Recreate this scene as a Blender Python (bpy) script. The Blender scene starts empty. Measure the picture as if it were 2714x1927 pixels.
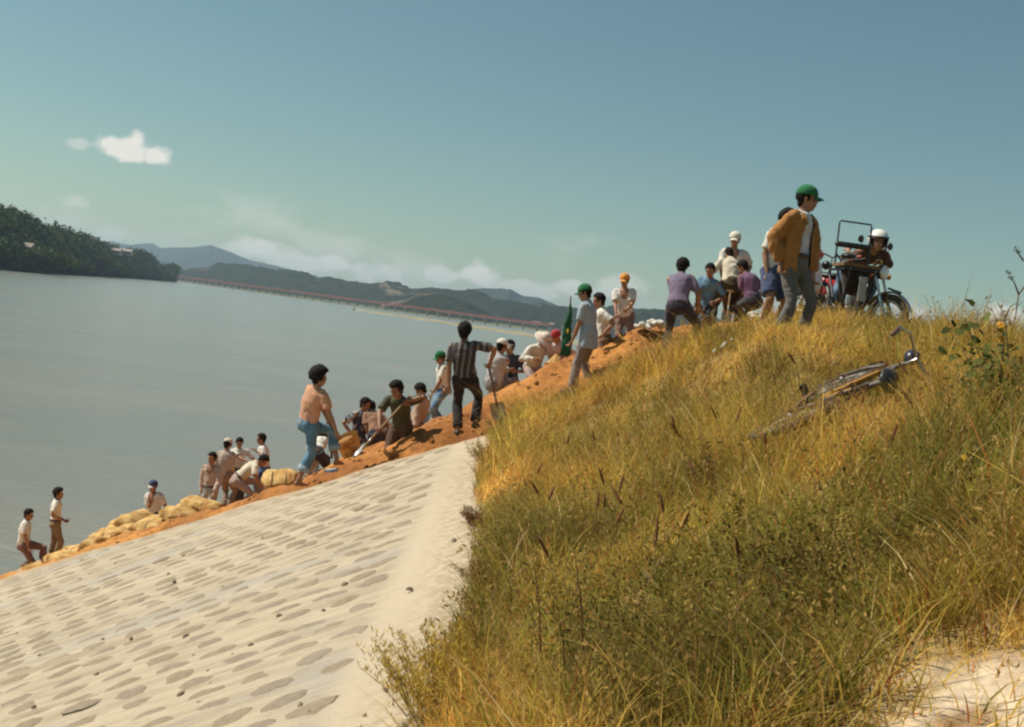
import bpy, math, random
import numpy as np
from mathutils import Vector, Matrix
R = math.radians
random.seed(7)
RNG = np.random.default_rng(7)
SC = bpy.context.scene
COL = SC.collection

# ---------------------------------------------------------------- camera, sky, sun, exposure
CZ = 8.5                                    # eye height above the river
FPX, CXP, CYP = 3015.4, 1357.0, 963.5       # focal length and centre in photograph pixels
ROLL = R(7.5)
PITCH = math.atan(113.9 / FPX)
SUN_DIR = Vector((-0.74, 0.16, 1.0)).normalized()      # from the place towards the sun
SUN_EL = math.asin(SUN_DIR.z)
SUN_AZ = math.atan2(SUN_DIR.x, SUN_DIR.y)   # clockwise from +Y

def ray(x, y):
    dx, dy = x - CXP, -(y - CYP)
    u = dx * math.cos(ROLL) - dy * math.sin(ROLL)
    v = dx * math.sin(ROLL) + dy * math.cos(ROLL)
    return Vector((u, FPX * math.cos(PITCH) + v * math.sin(PITCH), v * math.cos(PITCH) - FPX * math.sin(PITCH)))

def at(x, y, Y):
    d = ray(x, y)
    return Vector((d.x / d.y * Y, Y, CZ + d.z / d.y * Y))

cam_d = bpy.data.cameras.new('camera')
cam_d.sensor_width = 36.0
cam_d.lens = 36.0 * FPX / 2714.0
cam_d.clip_start = 0.05
cam_d.clip_end = 60000
cam = bpy.data.objects.new('camera', cam_d)
COL.objects.link(cam)
_r = Vector((1, 0, 0)); _f = Vector((0, math.cos(PITCH), -math.sin(PITCH))); _u = Vector((0, math.sin(PITCH), math.cos(PITCH)))
_ix = math.cos(ROLL) * _r + math.sin(ROLL) * _u
_iy = -math.sin(ROLL) * _r + math.cos(ROLL) * _u
_m = Matrix((_ix, _iy, -_f)).transposed().to_4x4()
_m.translation = (0, 0, CZ)
cam.matrix_world = _m
SC.camera = cam

SC.view_settings.view_transform = 'Standard'
SC.view_settings.look = 'None'
SC.view_settings.gamma = 1.0
SC.view_settings.exposure = 0.25
SC.view_settings.use_curve_mapping = False
SC.cycles.filter_width = 2.3
SC.cycles.max_bounces = 6
SC.cycles.diffuse_bounces = 3
SC.cycles.glossy_bounces = 3
SC.cycles.transparent_max_bounces = 8
SC.cycles.volume_bounces = 0
SC.cycles.sample_clamp_indirect = 6.0

def nn(nt, kind, **kw):
    n = nt.nodes.new(kind)
    for k, v in kw.items():
        if k.startswith('i_'):
            n.inputs[k[2:].replace('_', ' ')].default_value = v
        else:
            setattr(n, k, v)
    return n

def vmath(nt, op, a, b=None):
    n = nt.nodes.new('ShaderNodeVectorMath'); n.operation = op
    for i, s in enumerate((a, b)):
        if s is None: continue
        if hasattr(s, 'is_output'): nt.links.new(s, n.inputs[i])
        else: n.inputs[i].default_value = s
    return n.outputs['Value'] if op in ('DOT_PRODUCT', 'LENGTH', 'DISTANCE') else n.outputs['Vector']

def fmath(nt, op, a, b=None, clamp=False):
    n = nt.nodes.new('ShaderNodeMath'); n.operation = op; n.use_clamp = clamp
    for i, s in enumerate((a, b)):
        if s is None: continue
        if hasattr(s, 'is_output'): nt.links.new(s, n.inputs[i])
        else: n.inputs[i].default_value = s
    return n.outputs[0]

def mixc(nt, fac, a, b, blend='MIX'):
    n = nt.nodes.new('ShaderNodeMix'); n.data_type = 'RGBA'; n.blend_type = blend
    for s, idx in ((fac, 0), (a, 6), (b, 7)):
        if hasattr(s, 'is_output'): nt.links.new(s, n.inputs[idx])
        elif idx == 0: n.inputs[0].default_value = s
        else: n.inputs[idx].default_value = (*s, 1.0) if len(s) == 3 else s
    return n.outputs[2]

def mrange(nt, v, a, b, c=0.0, d=1.0, smooth=True):
    n = nt.nodes.new('ShaderNodeMapRange'); n.clamp = True
    n.interpolation_type = 'SMOOTHSTEP' if smooth else 'LINEAR'
    nt.links.new(v, n.inputs[0])
    for i, q in enumerate((a, b, c, d)): n.inputs[i + 1].default_value = q
    return n.outputs[0]

def noise(nt, vec, scale, detail=3.0, rough=0.55, dist=0.0):
    n = nt.nodes.new('ShaderNodeTexNoise')
    n.inputs['Scale'].default_value = scale; n.inputs['Detail'].default_value = detail
    n.inputs['Roughness'].default_value = rough; n.inputs['Distortion'].default_value = dist
    if vec is not None: nt.links.new(vec, n.inputs['Vector'])
    return n.outputs['Fac']

# world: Nishita sky with fair-weather cumulus
world = bpy.data.worlds.new('World'); SC.world = world; world.use_nodes = True
wt = world.node_tree; wt.nodes.clear()
sky = wt.nodes.new('ShaderNodeTexSky'); sky.sky_type = 'NISHITA'; sky.sun_disc = False
sky.sun_elevation = SUN_EL; sky.sun_rotation = SUN_AZ
sky.altitude = 60; sky.air_density = 1.2; sky.dust_density = 0.15; sky.ozone_density = 3.5
SKY_STRENGTH = 0.065
tc = wt.nodes.new('ShaderNodeTexCoord'); DV = tc.outputs['Generated']
skyc = mixc(wt, 1.0, sky.outputs[0], (0.885, 1.0, 0.81), 'MULTIPLY')
nz = noise(wt, vmath(wt, 'MULTIPLY', DV, (1, 1, 1.6)), 30.0, 7.0, 0.66)
nzc = fmath(wt, 'SUBTRACT', nz, 0.5)
nz_big = noise(wt, vmath(wt, 'MULTIPLY', DV, (1, 1, 2.2)), 7.0, 5.0, 0.6)
UPV = Vector((0, 0, 1))
clouds = [  # pixel centre, half width, half height, opacity, roughness of its edge
    (345, 394, 84, 36, 1.0, 1.0), (362, 372, 24, 34, 1.0, .8), (300, 384, 36, 30, 1.0, .9), (408, 410, 42, 28, 1.0, .9), (205, 380, 38, 19, .42, .7),
    (205, 535, 52, 18, .38, 1.2), (290, 620, 60, 20, .30, 1.2),
    (690, 660, 80, 34, .85, 1.0), (620, 668, 70, 40, .6, 1.1), (780, 690, 110, 34, .75, 1.0), (880, 688, 60, 30, .85, .9), (1010, 718, 80, 36, .7, 1.1),
    (1170, 728, 70, 28, .7, 1.0), (1270, 732, 80, 36, .85, 1.0), (1380, 768, 130, 30, .55, 1.2), (1520, 765, 70, 30, .65, 1.1), (1640, 760, 90, 40, .55, 1.1),
    (2420, 838, 70, 44, .85, .9), (2380, 822, 40, 30, .7, .9), (2540, 862, 60, 30, .75, 1.0), (2660, 838, 55, 30, .8, 1.0)]
mask = None
for (px, py, hw, hh, op, ed) in clouds:
    d0 = ray(px, py).normalized()
    t1 = Vector((d0.y, -d0.x, 0)).normalized(); t2 = t1.cross(d0).normalized()
    if t2.z < 0: t2 = -t2
    rel = vmath(wt, 'SUBTRACT', DV, tuple(d0))
    cmb = wt.nodes.new('ShaderNodeCombineXYZ')
    for i, (t, h) in enumerate(((t1, hw), (t2, hh), (d0, 500))):
        wt.links.new(fmath(wt, 'MULTIPLY', vmath(wt, 'DOT_PRODUCT', rel, tuple(t)), FPX / h), cmb.inputs[i])
    ln = vmath(wt, 'LENGTH', cmb.outputs[0])
    m = fmath(wt, 'ADD', fmath(wt, 'SUBTRACT', 1.0, ln), fmath(wt, 'MULTIPLY', nzc, 2.3 * ed))
    m = fmath(wt, 'MULTIPLY', mrange(wt, m, -0.02, 0.62), op)
    mask = m if mask is None else fmath(wt, 'MAXIMUM', mask, m)
# the same low band of fair-weather cloud goes on round the horizon
sep = wt.nodes.new('ShaderNodeSeparateXYZ'); wt.links.new(DV, sep.inputs[0])
band = fmath(wt, 'MULTIPLY', mrange(wt, sep.outputs[2], 0.0, 0.035), mrange(wt, sep.outputs[2], 0.10, 0.045))
bm_ = fmath(wt, 'MULTIPLY', fmath(wt, 'MULTIPLY', band, mrange(wt, nz_big, 0.50, 0.68)), 0.38)
mask = fmath(wt, 'MAXIMUM', mask, bm_)
cl_col = mixc(wt, nz, (9.5, 9.2, 8.3), (13.5, 12.9, 11.4))
skyc = mixc(wt, mask, skyc, cl_col)
bg = wt.nodes.new('ShaderNodeBackground'); bg.inputs['Strength'].default_value = SKY_STRENGTH
wo = wt.nodes.new('ShaderNodeOutputWorld'); world.cycles.sampling_method = 'MANUAL'; world.cycles.sample_map_resolution = 512
wt.links.new(skyc, bg.inputs['Color']); wt.links.new(bg.outputs[0], wo.inputs['Surface'])

sd = bpy.data.lights.new('sun', 'SUN'); sd.energy = 5.0; sd.angle = R(0.53); sd.color = (1.0, 0.93, 0.80)
so = bpy.data.objects.new('sun', sd); COL.objects.link(so)
so.rotation_euler = (-SUN_DIR).to_track_quat('-Z', 'Y').to_euler()

# ---------------------------------------------------------------- helpers
def vnoise(p, seed=0):
    """value noise in [-1, 1] for an (N,3) array"""
    p = np.asarray(p, dtype=np.float64)
    i = np.floor(p).astype(np.int64); f = p - i; f = f * f * (3 - 2 * f)
    out = np.zeros(len(p))
    for dx in (0, 1):
        for dy in (0, 1):
            for dz in (0, 1):
                h = ((i[:, 0] + dx) * 374761393 + (i[:, 1] + dy) * 668265263 + (i[:, 2] + dz) * 2147483647 + seed * 97531) & 0xffffffff
                h = ((h ^ (h >> 13)) * 1274126177) & 0xffffffff
                h = (h ^ (h >> 16)) / 4294967295.0 * 2 - 1
                w = (f[:, 0] if dx else 1 - f[:, 0]) * (f[:, 1] if dy else 1 - f[:, 1]) * (f[:, 2] if dz else 1 - f[:, 2])
                out += w * h
    return out

def fbm(p, oct=4, seed=0):
    p = np.asarray(p, dtype=np.float64); s = np.zeros(len(p)); a = 1.0
    for o in range(oct):
        s += a * vnoise(p * 2 ** o, seed + o); a *= 0.5
    return s

def new_obj(name, mesh, parent=None, mat=None):
    o = bpy.data.objects.new(name, mesh); COL.objects.link(o)
    if parent is not None: o.parent = parent
    if mat is not None and mesh is not None:
        if isinstance(mat, (list, tuple)):
            for m in mat: mesh.materials.append(m)
        else: mesh.materials.append(mat)
    return o

def mesh_np(name, V, F, smooth=True):
    """V (N,3); F (M,k) array, or a list of faces"""
    me = bpy.data.meshes.new(name)
    if isinstance(F, np.ndarray):
        n, k = F.shape
        me.vertices.add(len(V)); me.vertices.foreach_set('co', np.asarray(V, dtype=np.float32).ravel())
        me.loops.add(n * k); me.loops.foreach_set('vertex_index', F.astype(np.int32).ravel())
        me.polygons.add(n); me.polygons.foreach_set('loop_start', np.arange(0, n * k, k, dtype=np.int32))
        me.update(calc_edges=True)
    else:
        me.from_pydata([tuple(v) for v in V], [], F); me.update()
    if smooth: me.polygons.foreach_set('use_smooth', np.ones(len(me.polygons), dtype=bool))
    return me

def set_col(me, cols, name='Col'):
    a = me.color_attributes.new(name, 'FLOAT_COLOR', 'POINT')
    c = np.ones((len(me.vertices), 4), dtype=np.float32); c[:, :3] = cols
    a.data.foreach_set('color', c.ravel())

def tag(o, label=None, cat=None, group=None, kind=None):
    if label: o['label'] = label
    if cat: o['category'] = cat
    if group: o['group'] = group
    if kind: o['kind'] = kind
    return o

def grid_faces(nu, nv):
    a = np.arange((nu - 1) * (nv - 1)); i = a // (nv - 1); j = a % (nv - 1)
    q = i * nv + j
    return np.stack([q, q + nv, q + nv + 1, q + 1], 1)

_mats = {}
def pmat(name, col, rough=0.7, metal=0.0, var=0.0, vscale=8.0, bump=0.0, bscale=60.0, spec=0.5, col2=None, coat=0.0, trans=0.0):
    """Principled material with noise variation between two colours and fine relief"""
    if name in _mats: return _mats[name]
    m = bpy.data.materials.new(name); m.use_nodes = True; nt = m.node_tree
    b = nt.nodes['Principled BSDF']
    b.inputs['Roughness'].default_value = rough; b.inputs['Metallic'].default_value = metal
    b.inputs['Specular IOR Level'].default_value = spec
    if coat: b.inputs['Coat Weight'].default_value = coat
    if trans: b.inputs['Transmission Weight'].default_value = trans
    b.inputs['Base Color'].default_value = (*col, 1)
    t = nt.nodes.new('ShaderNodeTexCoord')
    if var or col2:
        n = noise(nt, t.outputs['Object'], vscale, 4.0, 0.6)
        c2 = col2 if col2 else tuple(c * (1 - var) for c in col)
        nt.links.new(mixc(nt, mrange(nt, n, 0.35, 0.65), col, c2), b.inputs['Base Color'])
    if bump:
        n2 = noise(nt, t.outputs['Object'], bscale, 3.0)
        bp = nt.nodes.new('ShaderNodeBump'); bp.inputs['Strength'].default_value = bump; bp.inputs['Distance'].default_value = 0.01
        nt.links.new(n2, bp.inputs['Height']); nt.links.new(bp.outputs[0], b.inputs['Normal'])
    _mats[name] = m
    return m

def attr_mat(name, rough=0.8, transl=0.0, spec=0.3, attr='Col', bump=0.0, bscale=40.0, var=0.0, vscale=30.0):
    """material that takes its base colour from a point colour attribute"""
    m = bpy.data.materials.new(name); m.use_nodes = True; nt = m.node_tree
    b = nt.nodes['Principled BSDF']; b.inputs['Roughness'].default_value = rough; b.inputs['Specular IOR Level'].default_value = spec
    a = nt.nodes.new('ShaderNodeAttribute'); a.attribute_name = attr
    c = a.outputs['Color']
    t = nt.nodes.new('ShaderNodeTexCoord')
    if var:
        n = noise(nt, t.outputs['Object'], vscale, 5.0, 0.65)
        f = mrange(nt, n, 0.3, 0.7, 1 - var, 1 + var, False)
        hs = nt.nodes.new('ShaderNodeVectorMath'); hs.operation = 'SCALE'
        nt.links.new(c, hs.inputs[0]); nt.links.new(f, hs.inputs['Scale']); c = hs.outputs[0]
    nt.links.new(c, b.inputs['Base Color'])
    if bump:
        n2 = noise(nt, t.outputs['Object'], bscale, 4.0, 0.6)
        bp = nt.nodes.new('ShaderNodeBump'); bp.inputs['Strength'].default_value = bump; bp.inputs['Distance'].default_value = 0.02
        nt.links.new(n2, bp.inputs['Height']); nt.links.new(bp.outputs[0], b.inputs['Normal'])
    if transl:
        tr = nt.nodes.new('ShaderNodeBsdfTranslucent'); nt.links.new(c, tr.inputs['Color'])
        mx = nt.nodes.new('ShaderNodeMixShader'); mx.inputs[0].default_value = transl
        nt.links.new(b.outputs[0], mx.inputs[1]); nt.links.new(tr.outputs[0], mx.inputs[2])
        nt.links.new(mx.outputs[0], nt.nodes['Material Output'].inputs['Surface'])
    return m

class Geo:
    """collects simple closed solids"""
    def __init__(s): s.V = []; s.F = []
    def add(s, V, F):
        o = len(s.V); s.V += [tuple(v) for v in V]; s.F += [tuple(i + o for i in f) for f in F]
    def tube(s, pts, rad, n=10, side=None, round_caps=True):
        """tapered tube through pts; rad floats or (a,b) pairs with a along 'side'"""
        P = [Vector(p) for p in pts]; rr = [(r, r) if not isinstance(r, (tuple, list)) else tuple(r) for r in rad]
        if round_caps:
            d0 = (P[0] - P[1]).normalized(); d1 = (P[-1] - P[-2]).normalized()
            a0, a1 = min(rr[0]), min(rr[-1])
            P = [P[0] + d0 * a0 * .9, P[0] + d0 * a0 * .6] + P + [P[-1] + d1 * a1 * .6, P[-1] + d1 * a1 * .9]
            sc = lambda r, k: (r[0] * k, r[1] * k)
            rr = [sc(rr[0], .35), sc(rr[0], .78)] + rr + [sc(rr[-1], .78), sc(rr[-1], .35)]
        V = []; F = []; prev = Vector(side) if side is not None else None
        for k, p in enumerate(P):
            t = (P[min(k + 1, len(P) - 1)] - P[max(k - 1, 0)])
            t = t.normalized() if t.length > 1e-9 else Vector((0, 0, 1))
            if prev is None:
                prev = Vector((1, 0, 0)) if abs(t.x) < .8 else Vector((0, 1, 0))
            a = prev - t * prev.dot(t)
            if a.length < 1e-5: a = t.orthogonal()
            a.normalize(); b = t.cross(a); prev = a if side is None else Vector(side)
            for j in range(n):
                q = 2 * math.pi * j / n
                V.append(p + a * (rr[k][0] * math.cos(q)) + b * (rr[k][1] * math.sin(q)))
        for k in range(len(P) - 1):
            for j in range(n):
                F.append((k * n + j, k * n + (j + 1) % n, (k + 1) * n + (j + 1) % n, (k + 1) * n + j))
        F.append(tuple(range(n))[::-1]); F.append(tuple((len(P) - 1) * n + j for j in range(n)))
        s.add(V, F); return s
    def ell(s, c, ax, rad, nu=12, nv=8):
        """ellipsoid at c with axes ax (3 vectors)"""
        c = Vector(c); V = []; F = []
        for i in range(1, nv):
            th = math.pi * i / nv
            for j in range(nu):
                ph = 2 * math.pi * j / nu
                d = (math.sin(th) * math.cos(ph) * rad[0], math.sin(th) * math.sin(ph) * rad[1], math.cos(th) * rad[2])
                V.append(c + ax[0] * d[0] + ax[1] * d[1] + ax[2] * d[2])
        V.append(c + ax[2] * rad[2]); V.append(c - ax[2] * rad[2]); a, b = len(V) - 2, len(V) - 1
        for i in range(nv - 2):
            for j in range(nu):
                F.append((i * nu + j, (i + 1) * nu + j, (i + 1) * nu + (j + 1) % nu, i * nu + (j + 1) % nu))
        for j in range(nu):
            F.append((a, j, (j + 1) % nu)); F.append((b, (nv - 2) * nu + (j + 1) % nu, (nv - 2) * nu + j))
        s.add(V, F); return s
    def box(s, c, ax, h):
        c = Vector(c); V = []
        for x in (-1, 1):
            for y in (-1, 1):
                for z in (-1, 1):
                    V.append(c + ax[0] * (x * h[0]) + ax[1] * (y * h[1]) + ax[2] * (z * h[2]))
        s.add(V, [(0, 1, 3, 2), (4, 6, 7, 5), (0, 4, 5, 1), (2, 3, 7, 6), (0, 2, 6, 4), (1, 5, 7, 3)]); return s
    def torus(s, c, axis, RR, r, n=32, m=8, arc=(0, 2 * math.pi), ref=None, rb=None):
        c = Vector(c); axis = Vector(axis).normalized()
        e1 = (Vector(ref) if ref is not None else axis.orthogonal()); e1 = (e1 - axis * e1.dot(axis)).normalized(); e2 = axis.cross(e1)
        full = abs(arc[1] - arc[0] - 2 * math.pi) < 1e-6
        V = []; F = []; cnt = n if full else n + 1; rb = r if rb is None else rb
        for i in range(cnt):
            q = arc[0] + (arc[1] - arc[0]) * i / n; d = e1 * math.cos(q) + e2 * math.sin(q)
            for j in range(m):
                w = 2 * math.pi * j / m
                V.append(c + d * (RR + r * math.cos(w)) + axis * (rb * math.sin(w)))
        for i in range(n if full else n):
            i2 = (i + 1) % cnt
            for j in range(m): F.append((i * m + j, i * m + (j + 1) % m, i2 * m + (j + 1) % m, i2 * m + j))
        if not full: F.append(tuple(range(m))); F.append(tuple((cnt - 1) * m + j for j in range(m))[::-1])
        s.add(V, F); return s
    def obj(s, name, mat, parent=None, smooth=True):
        me = bpy.data.meshes.new(name); me.from_pydata(s.V, [], s.F)
        if smooth: me.polygons.foreach_set('use_smooth', np.ones(len(me.polygons), dtype=bool))
        me.update()
        return new_obj(name, me, parent, mat)
XYZ = (Vector((1, 0, 0)), Vector((0, 1, 0)), Vector((0, 0, 1)))

def empty(name, loc=(0, 0, 0), rz=0.0):
    o = bpy.data.objects.new(name, None); COL.objects.link(o); o.location = loc; o.rotation_euler = (0, 0, rz)
    o.empty_display_size = 0.1
    return o

# ---------------------------------------------------------------- the levee: ground heights
def smin(a, b, k):
    h = np.clip(0.5 + 0.5 * (b - a) / k, 0, 1)
    return b * (1 - h) + a * h - k * h * (1 - h)

def edge_dist(X, Y):            # metres beyond the broken-off end of the levee
    return (0.033 * X + 0.1262 * Y - 1.82) / 0.1304

def slope_plane(X, Y):
    return CZ - 1.82 + 0.482 * X + 0.029 * Y

# turf line of the shoulder: photo pixel of the grass tops and distance
SHOULDER = [(1290, 1165, 12.8), (1370, 1088, 13.0), (1530, 1012, 13.0), (1620, 960, 13.0), (1750, 903, 12.8), (1850, 880, 12.5), (1950, 867, 12.0), (2060, 856, 11.3), (2200, 864, 11.0), (2330, 884, 10.8)]
_sh = [at(*q) for q in SHOULDER]
SH_AZ = np.array([-0.05] + [p.x / p.y for p in _sh] + [0.40]); SH_Y = np.array([12.8] + [p.y for p in _sh] + [10.5])
_off = np.interp([q[0] for q in SHOULDER], [1370, 1750, 1850, 1950, 2060, 2200], [.25, .30, .27, .21, .13, .11])
SH_D = np.array([0.0] + [p.z - o - float(slope_plane(p.x, p.y)) for p, o in zip(_sh, _off)] + [0.0])

def ground_h(X, Y):
    X = np.asarray(X, dtype=float); Y = np.asarray(Y, dtype=float)
    P = slope_plane(X, Y)
    # turf shoulder along the end of the crest
    az = X / np.maximum(Y, 0.5)
    Yr = np.interp(az, SH_AZ, SH_Y); dl = np.interp(az, SH_AZ, SH_D)
    P = P + dl * np.exp(-((Y - Yr) / np.where(Y < Yr, 2.0, 1.15)) ** 2)
    P = P + 0.05 * vnoise(np.stack([X.ravel() * .9, Y.ravel() * .9, 0 * X.ravel()], 1), 3).reshape(X.shape) * np.clip((X - 0.2) * 2, 0, 1)
    crest = CZ + np.clip(0.13 + 0.045 * (Y - 10), -0.15, 0.45) - 0.5 * np.maximum(X - 9.5, 0) + 0.16 * np.clip((3.9 - X) / 0.8, 0, 1)
    H = smin(P, crest, 0.22)
    e = np.maximum(edge_dist(X, Y), 0)
    e = np.maximum(e - np.clip((X - 0.8) * 1.1, 0, 4.2), 0)      # the crest reaches further out on the land side
    H = H - np.where(e > 0, 0.55 * e, 0.0) - 0.0 * X
    return np.maximum(H, -1.5)

def hit(x, y, dz=0.0, far=40.0):
    """where the view through a photo pixel meets the levee (dz above it)"""
    d = ray(x, y); d = d / d.y
    ts = np.linspace(2.0, far, 2400)
    Z = CZ + d.z * ts; H = ground_h(d.x * ts, ts) + dz
    k = np.nonzero(Z <= H)[0]
    if len(k) == 0: return None
    t = ts[k[0]]
    return Vector((d.x * t, t, CZ + d.z * t))

# the end of the levee: a bank of fresh red fill thrown over it; crest given as photo pixel + distance
BANK = [(-60, 1545, 20.0), (120, 1492, 20.0), (300, 1428, 19.0), (460, 1382, 18.5), (640, 1328, 17.6), (780, 1284, 16.9), (900, 1222, 16.9), (1060, 1158, 17.0),
        (1180, 1103, 17.2), (1300, 1043, 17.6), (1420, 990, 18.0), (1500, 950, 18.2), (1575, 925, 18.2), (1640, 893, 18.3), (1700, 872, 18.3),
        (1755, 866, 18.4), (1830, 868, 18.4), (1900, 858, 18.4), (2010, 856, 18.2), (2150, 868, 18.0), (2500, 905, 18.0)]
_bp = [at(*b) for b in BANK]
B_AZ = np.array([p.x / p.y for p in _bp]); B_Y = np.array([p.y for p in _bp]); B_Z = np.array([p.z for p in _bp])

def bank_h(X, Y):
    X = np.asarray(X, dtype=float); Y = np.asarray(Y, dtype=float)
    az = X / Y
    Yr = np.interp(az, B_AZ, B_Y); Zr = np.interp(az, B_AZ, B_Z)
    s = np.minimum((Zr - CZ) / Yr, 0.0) - 0.022
    front = Zr - 0.62 * (Yr - Y)
    back = Zr + s * (Y - Yr) - 0.55 * np.maximum(Y - 28.5, 0)
    k = 0.12
    H = smin(front, back, k)
    n = fbm(np.stack([X.ravel() * 1.7, Y.ravel() * 1.7, 0 * X.ravel()], 1), 4, 11).reshape(X.shape)
    n2 = vnoise(np.stack([X.ravel() * 7, Y.ravel() * 7, 0 * X.ravel()], 1), 15).reshape(X.shape)
    n3 = vnoise(np.stack([X.ravel() * 13, Y.ravel() * 13, 0 * X.ravel()], 1), 16).reshape(X.shape)
    return H + 0.07 * n + 0.03 * np.maximum(n2, 0) + 0.018 * np.maximum(n3, 0) - 0.02

def hit_bank(x, y):
    """where the view through a photo pixel meets the fill or the levee, whichever is nearer"""
    d = ray(x, y); d = d / d.y
    ts = np.linspace(10.0, 40.0, 3000)
    Z = CZ + d.z * ts; H = np.maximum(ground_h(d.x * ts, ts), bank_h(d.x * ts, ts))
    k = np.nonzero(Z <= H)[0]
    t = ts[k[0]] if len(k) else 17.0
    return Vector((d.x * t, t, CZ + d.z * t))
# ---------------------------------------------------------------- river, far shore, hills
def mat_water():
    m = bpy.data.materials.new('river_water'); m.use_nodes = True; nt = m.node_tree
    b = nt.nodes['Principled BSDF']
    t = nt.nodes.new('ShaderNodeNewGeometry')
    mp = nt.nodes.new('ShaderNodeMapping'); mp.inputs['Scale'].default_value = (0.05, 0.22, 1.0); mp.inputs['Rotation'].default_value = (0, 0, R(-12))
    nt.links.new(t.outputs['Position'], mp.inputs['Vector'])
    silt = noise(nt, mp.outputs[0], 0.35, 5.0, 0.6, 0.6)
    c = mixc(nt, mrange(nt, silt, 0.36, 0.66), (0.198, 0.206, 0.180), (0.245, 0.226, 0.182))
    nt.links.new(c, b.inputs['Base Color'])
    b.inputs['Roughness'].default_value = 0.16; b.inputs['IOR'].default_value = 1.33
    mp2 = nt.nodes.new('ShaderNodeMapping'); mp2.inputs['Scale'].default_value = (0.55, 1.5, 1.0); mp2.inputs['Rotation'].default_value = (0, 0, R(-8))
    nt.links.new(t.outputs['Position'], mp2.inputs['Vector'])
    n1 = noise(nt, mp2.outputs[0], 1.5, 6.0, 0.68, 0.3)
    n2 = noise(nt, mp2.outputs[0], 0.12, 3.0, 0.5)
    h = fmath(nt, 'ADD', fmath(nt, 'MULTIPLY', n1, 0.17), fmath(nt, 'MULTIPLY', n2, 0.5))
    bp = nt.nodes.new('ShaderNodeBump'); bp.inputs['Strength'].default_value = 0.8; bp.inputs['Distance'].default_value = 1.0
    nt.links.new(h, bp.inputs['Height']); nt.links.new(bp.outputs[0], b.inputs['Normal'])
    return m
wv = np.array([(-9000, -400, 0), (9000, -400, 0), (9000, 12000, 0), (-9000, 12000, 0)], dtype=float)
water = new_obj('river_water', mesh_np('river_water', wv, np.array([[0, 1, 2, 3]]), False), None, mat_water())
tag(water, kind='structure')
bed_v = wv.copy(); bed_v[:, 2] = -2.0

# distant land: built from ridge lines with real distance, front slope, back slope and relief
def ridge(name, prof, front, back, mat, seed, colf=None, bumps=(6.0, 25.0), nu=260, nv=26, base=-1.0):
    """prof: (pixel x, pixel y, distance) along the ridge; front/back: run-out of its slopes in metres"""
    pts = [at(*p) for p in prof]
    cum = np.cumsum([0] + [(Vector((a.x, a.y)) - Vector((b.x, b.y))).length for a, b in zip(pts, pts[1:])])
    s = np.linspace(0, cum[-1], nu)
    RX = np.interp(s, cum, [p.x for p in pts]); RY = np.interp(s, cum, [p.y for p in pts]); RZ = np.interp(s, cum, [p.z for p in pts])
    w = np.concatenate([np.linspace(-1, 0, int(nv * .62), endpoint=False), np.linspace(0, 1, nv - int(nv * .62))])
    L = np.sqrt(RX ** 2 + RY ** 2); nx, ny = RX / L, RY / L
    X = np.zeros((nu, nv)); Y = np.zeros((nu, nv)); Z = np.zeros((nu, nv))
    for j, q in enumerate(w):
        run = front if q < 0 else back
        X[:, j] = RX + nx * q * run; Y[:, j] = RY + ny * q * run
        Z[:, j] = base + (RZ - base) * (math.cos(q * math.pi) * .5 + .5) ** .85
    P = np.stack([X.ravel(), Y.ravel(), Z.ravel()], 1)
    rel = np.clip((P[:, 2] - base) / 12.0, 0, 1)
    amp, wl = bumps
    P[:, 2] += rel * amp * fbm(P / wl * np.array([1, 1, .5]), 4, seed)
    P[:, 2] = np.maximum(P[:, 2], base)
    me = mesh_np(name, P, grid_faces(nu, nv))
    if colf is not None: set_col(me, colf(P))
    o = new_obj(name, me, None, mat); tag(o, kind='structure')
    return o

def hill_mat(name, a, b_, bare, bare_at, sc):
    m = bpy.data.materials.new(name); m.use_nodes = True; nt = m.node_tree
    b = nt.nodes['Principled BSDF']; b.inputs['Roughness'].default_value = 0.95; b.inputs['Specular IOR Level'].default_value = 0.1
    t = nt.nodes.new('ShaderNodeNewGeometry')
    n = noise(nt, t.outputs['Position'], sc * 5, 5.0, 0.65)
    c = mixc(nt, mrange(nt, n, 0.35, 0.65), a, b_)
    n2 = noise(nt, t.outputs['Position'], sc * 0.55, 4.0, 0.6, 0.4)
    c = mixc(nt, mrange(nt, n2, bare_at, bare_at + 0.07), c, bare)
    nt.links.new(c, b.inputs['Base Color'])
    bp = nt.nodes.new('ShaderNodeBump'); bp.inputs['Strength'].default_value = 1.0; bp.inputs['Distance'].default_value = 8.0
    nt.links.new(noise(nt, t.outputs['Position'], sc * 9, 5.0, 0.7), bp.inputs['Height']); nt.links.new(bp.outputs[0], b.inputs['Normal'])
    return m

m_far = hill_mat('mountain_forest', (0.030, 0.042, 0.030), (0.018, 0.028, 0.022), (0.06, 0.06, 0.05), 0.72, 0.004)
m_mid = hill_mat('hill_forest', (0.030, 0.040, 0.020), (0.014, 0.022, 0.014), (0.19, 0.15, 0.115), 0.62, 0.011)
m_mid2 = hill_mat('hill_forest_bare', (0.034, 0.042, 0.022), (0.016, 0.024, 0.015), (0.17, 0.135, 0.105), 0.55, 0.013)
m_near = hill_mat('hill_floor', (0.020, 0.034, 0.012), (0.012, 0.020, 0.009), (0.10, 0.09, 0.05), 0.70, 0.03)

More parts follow.
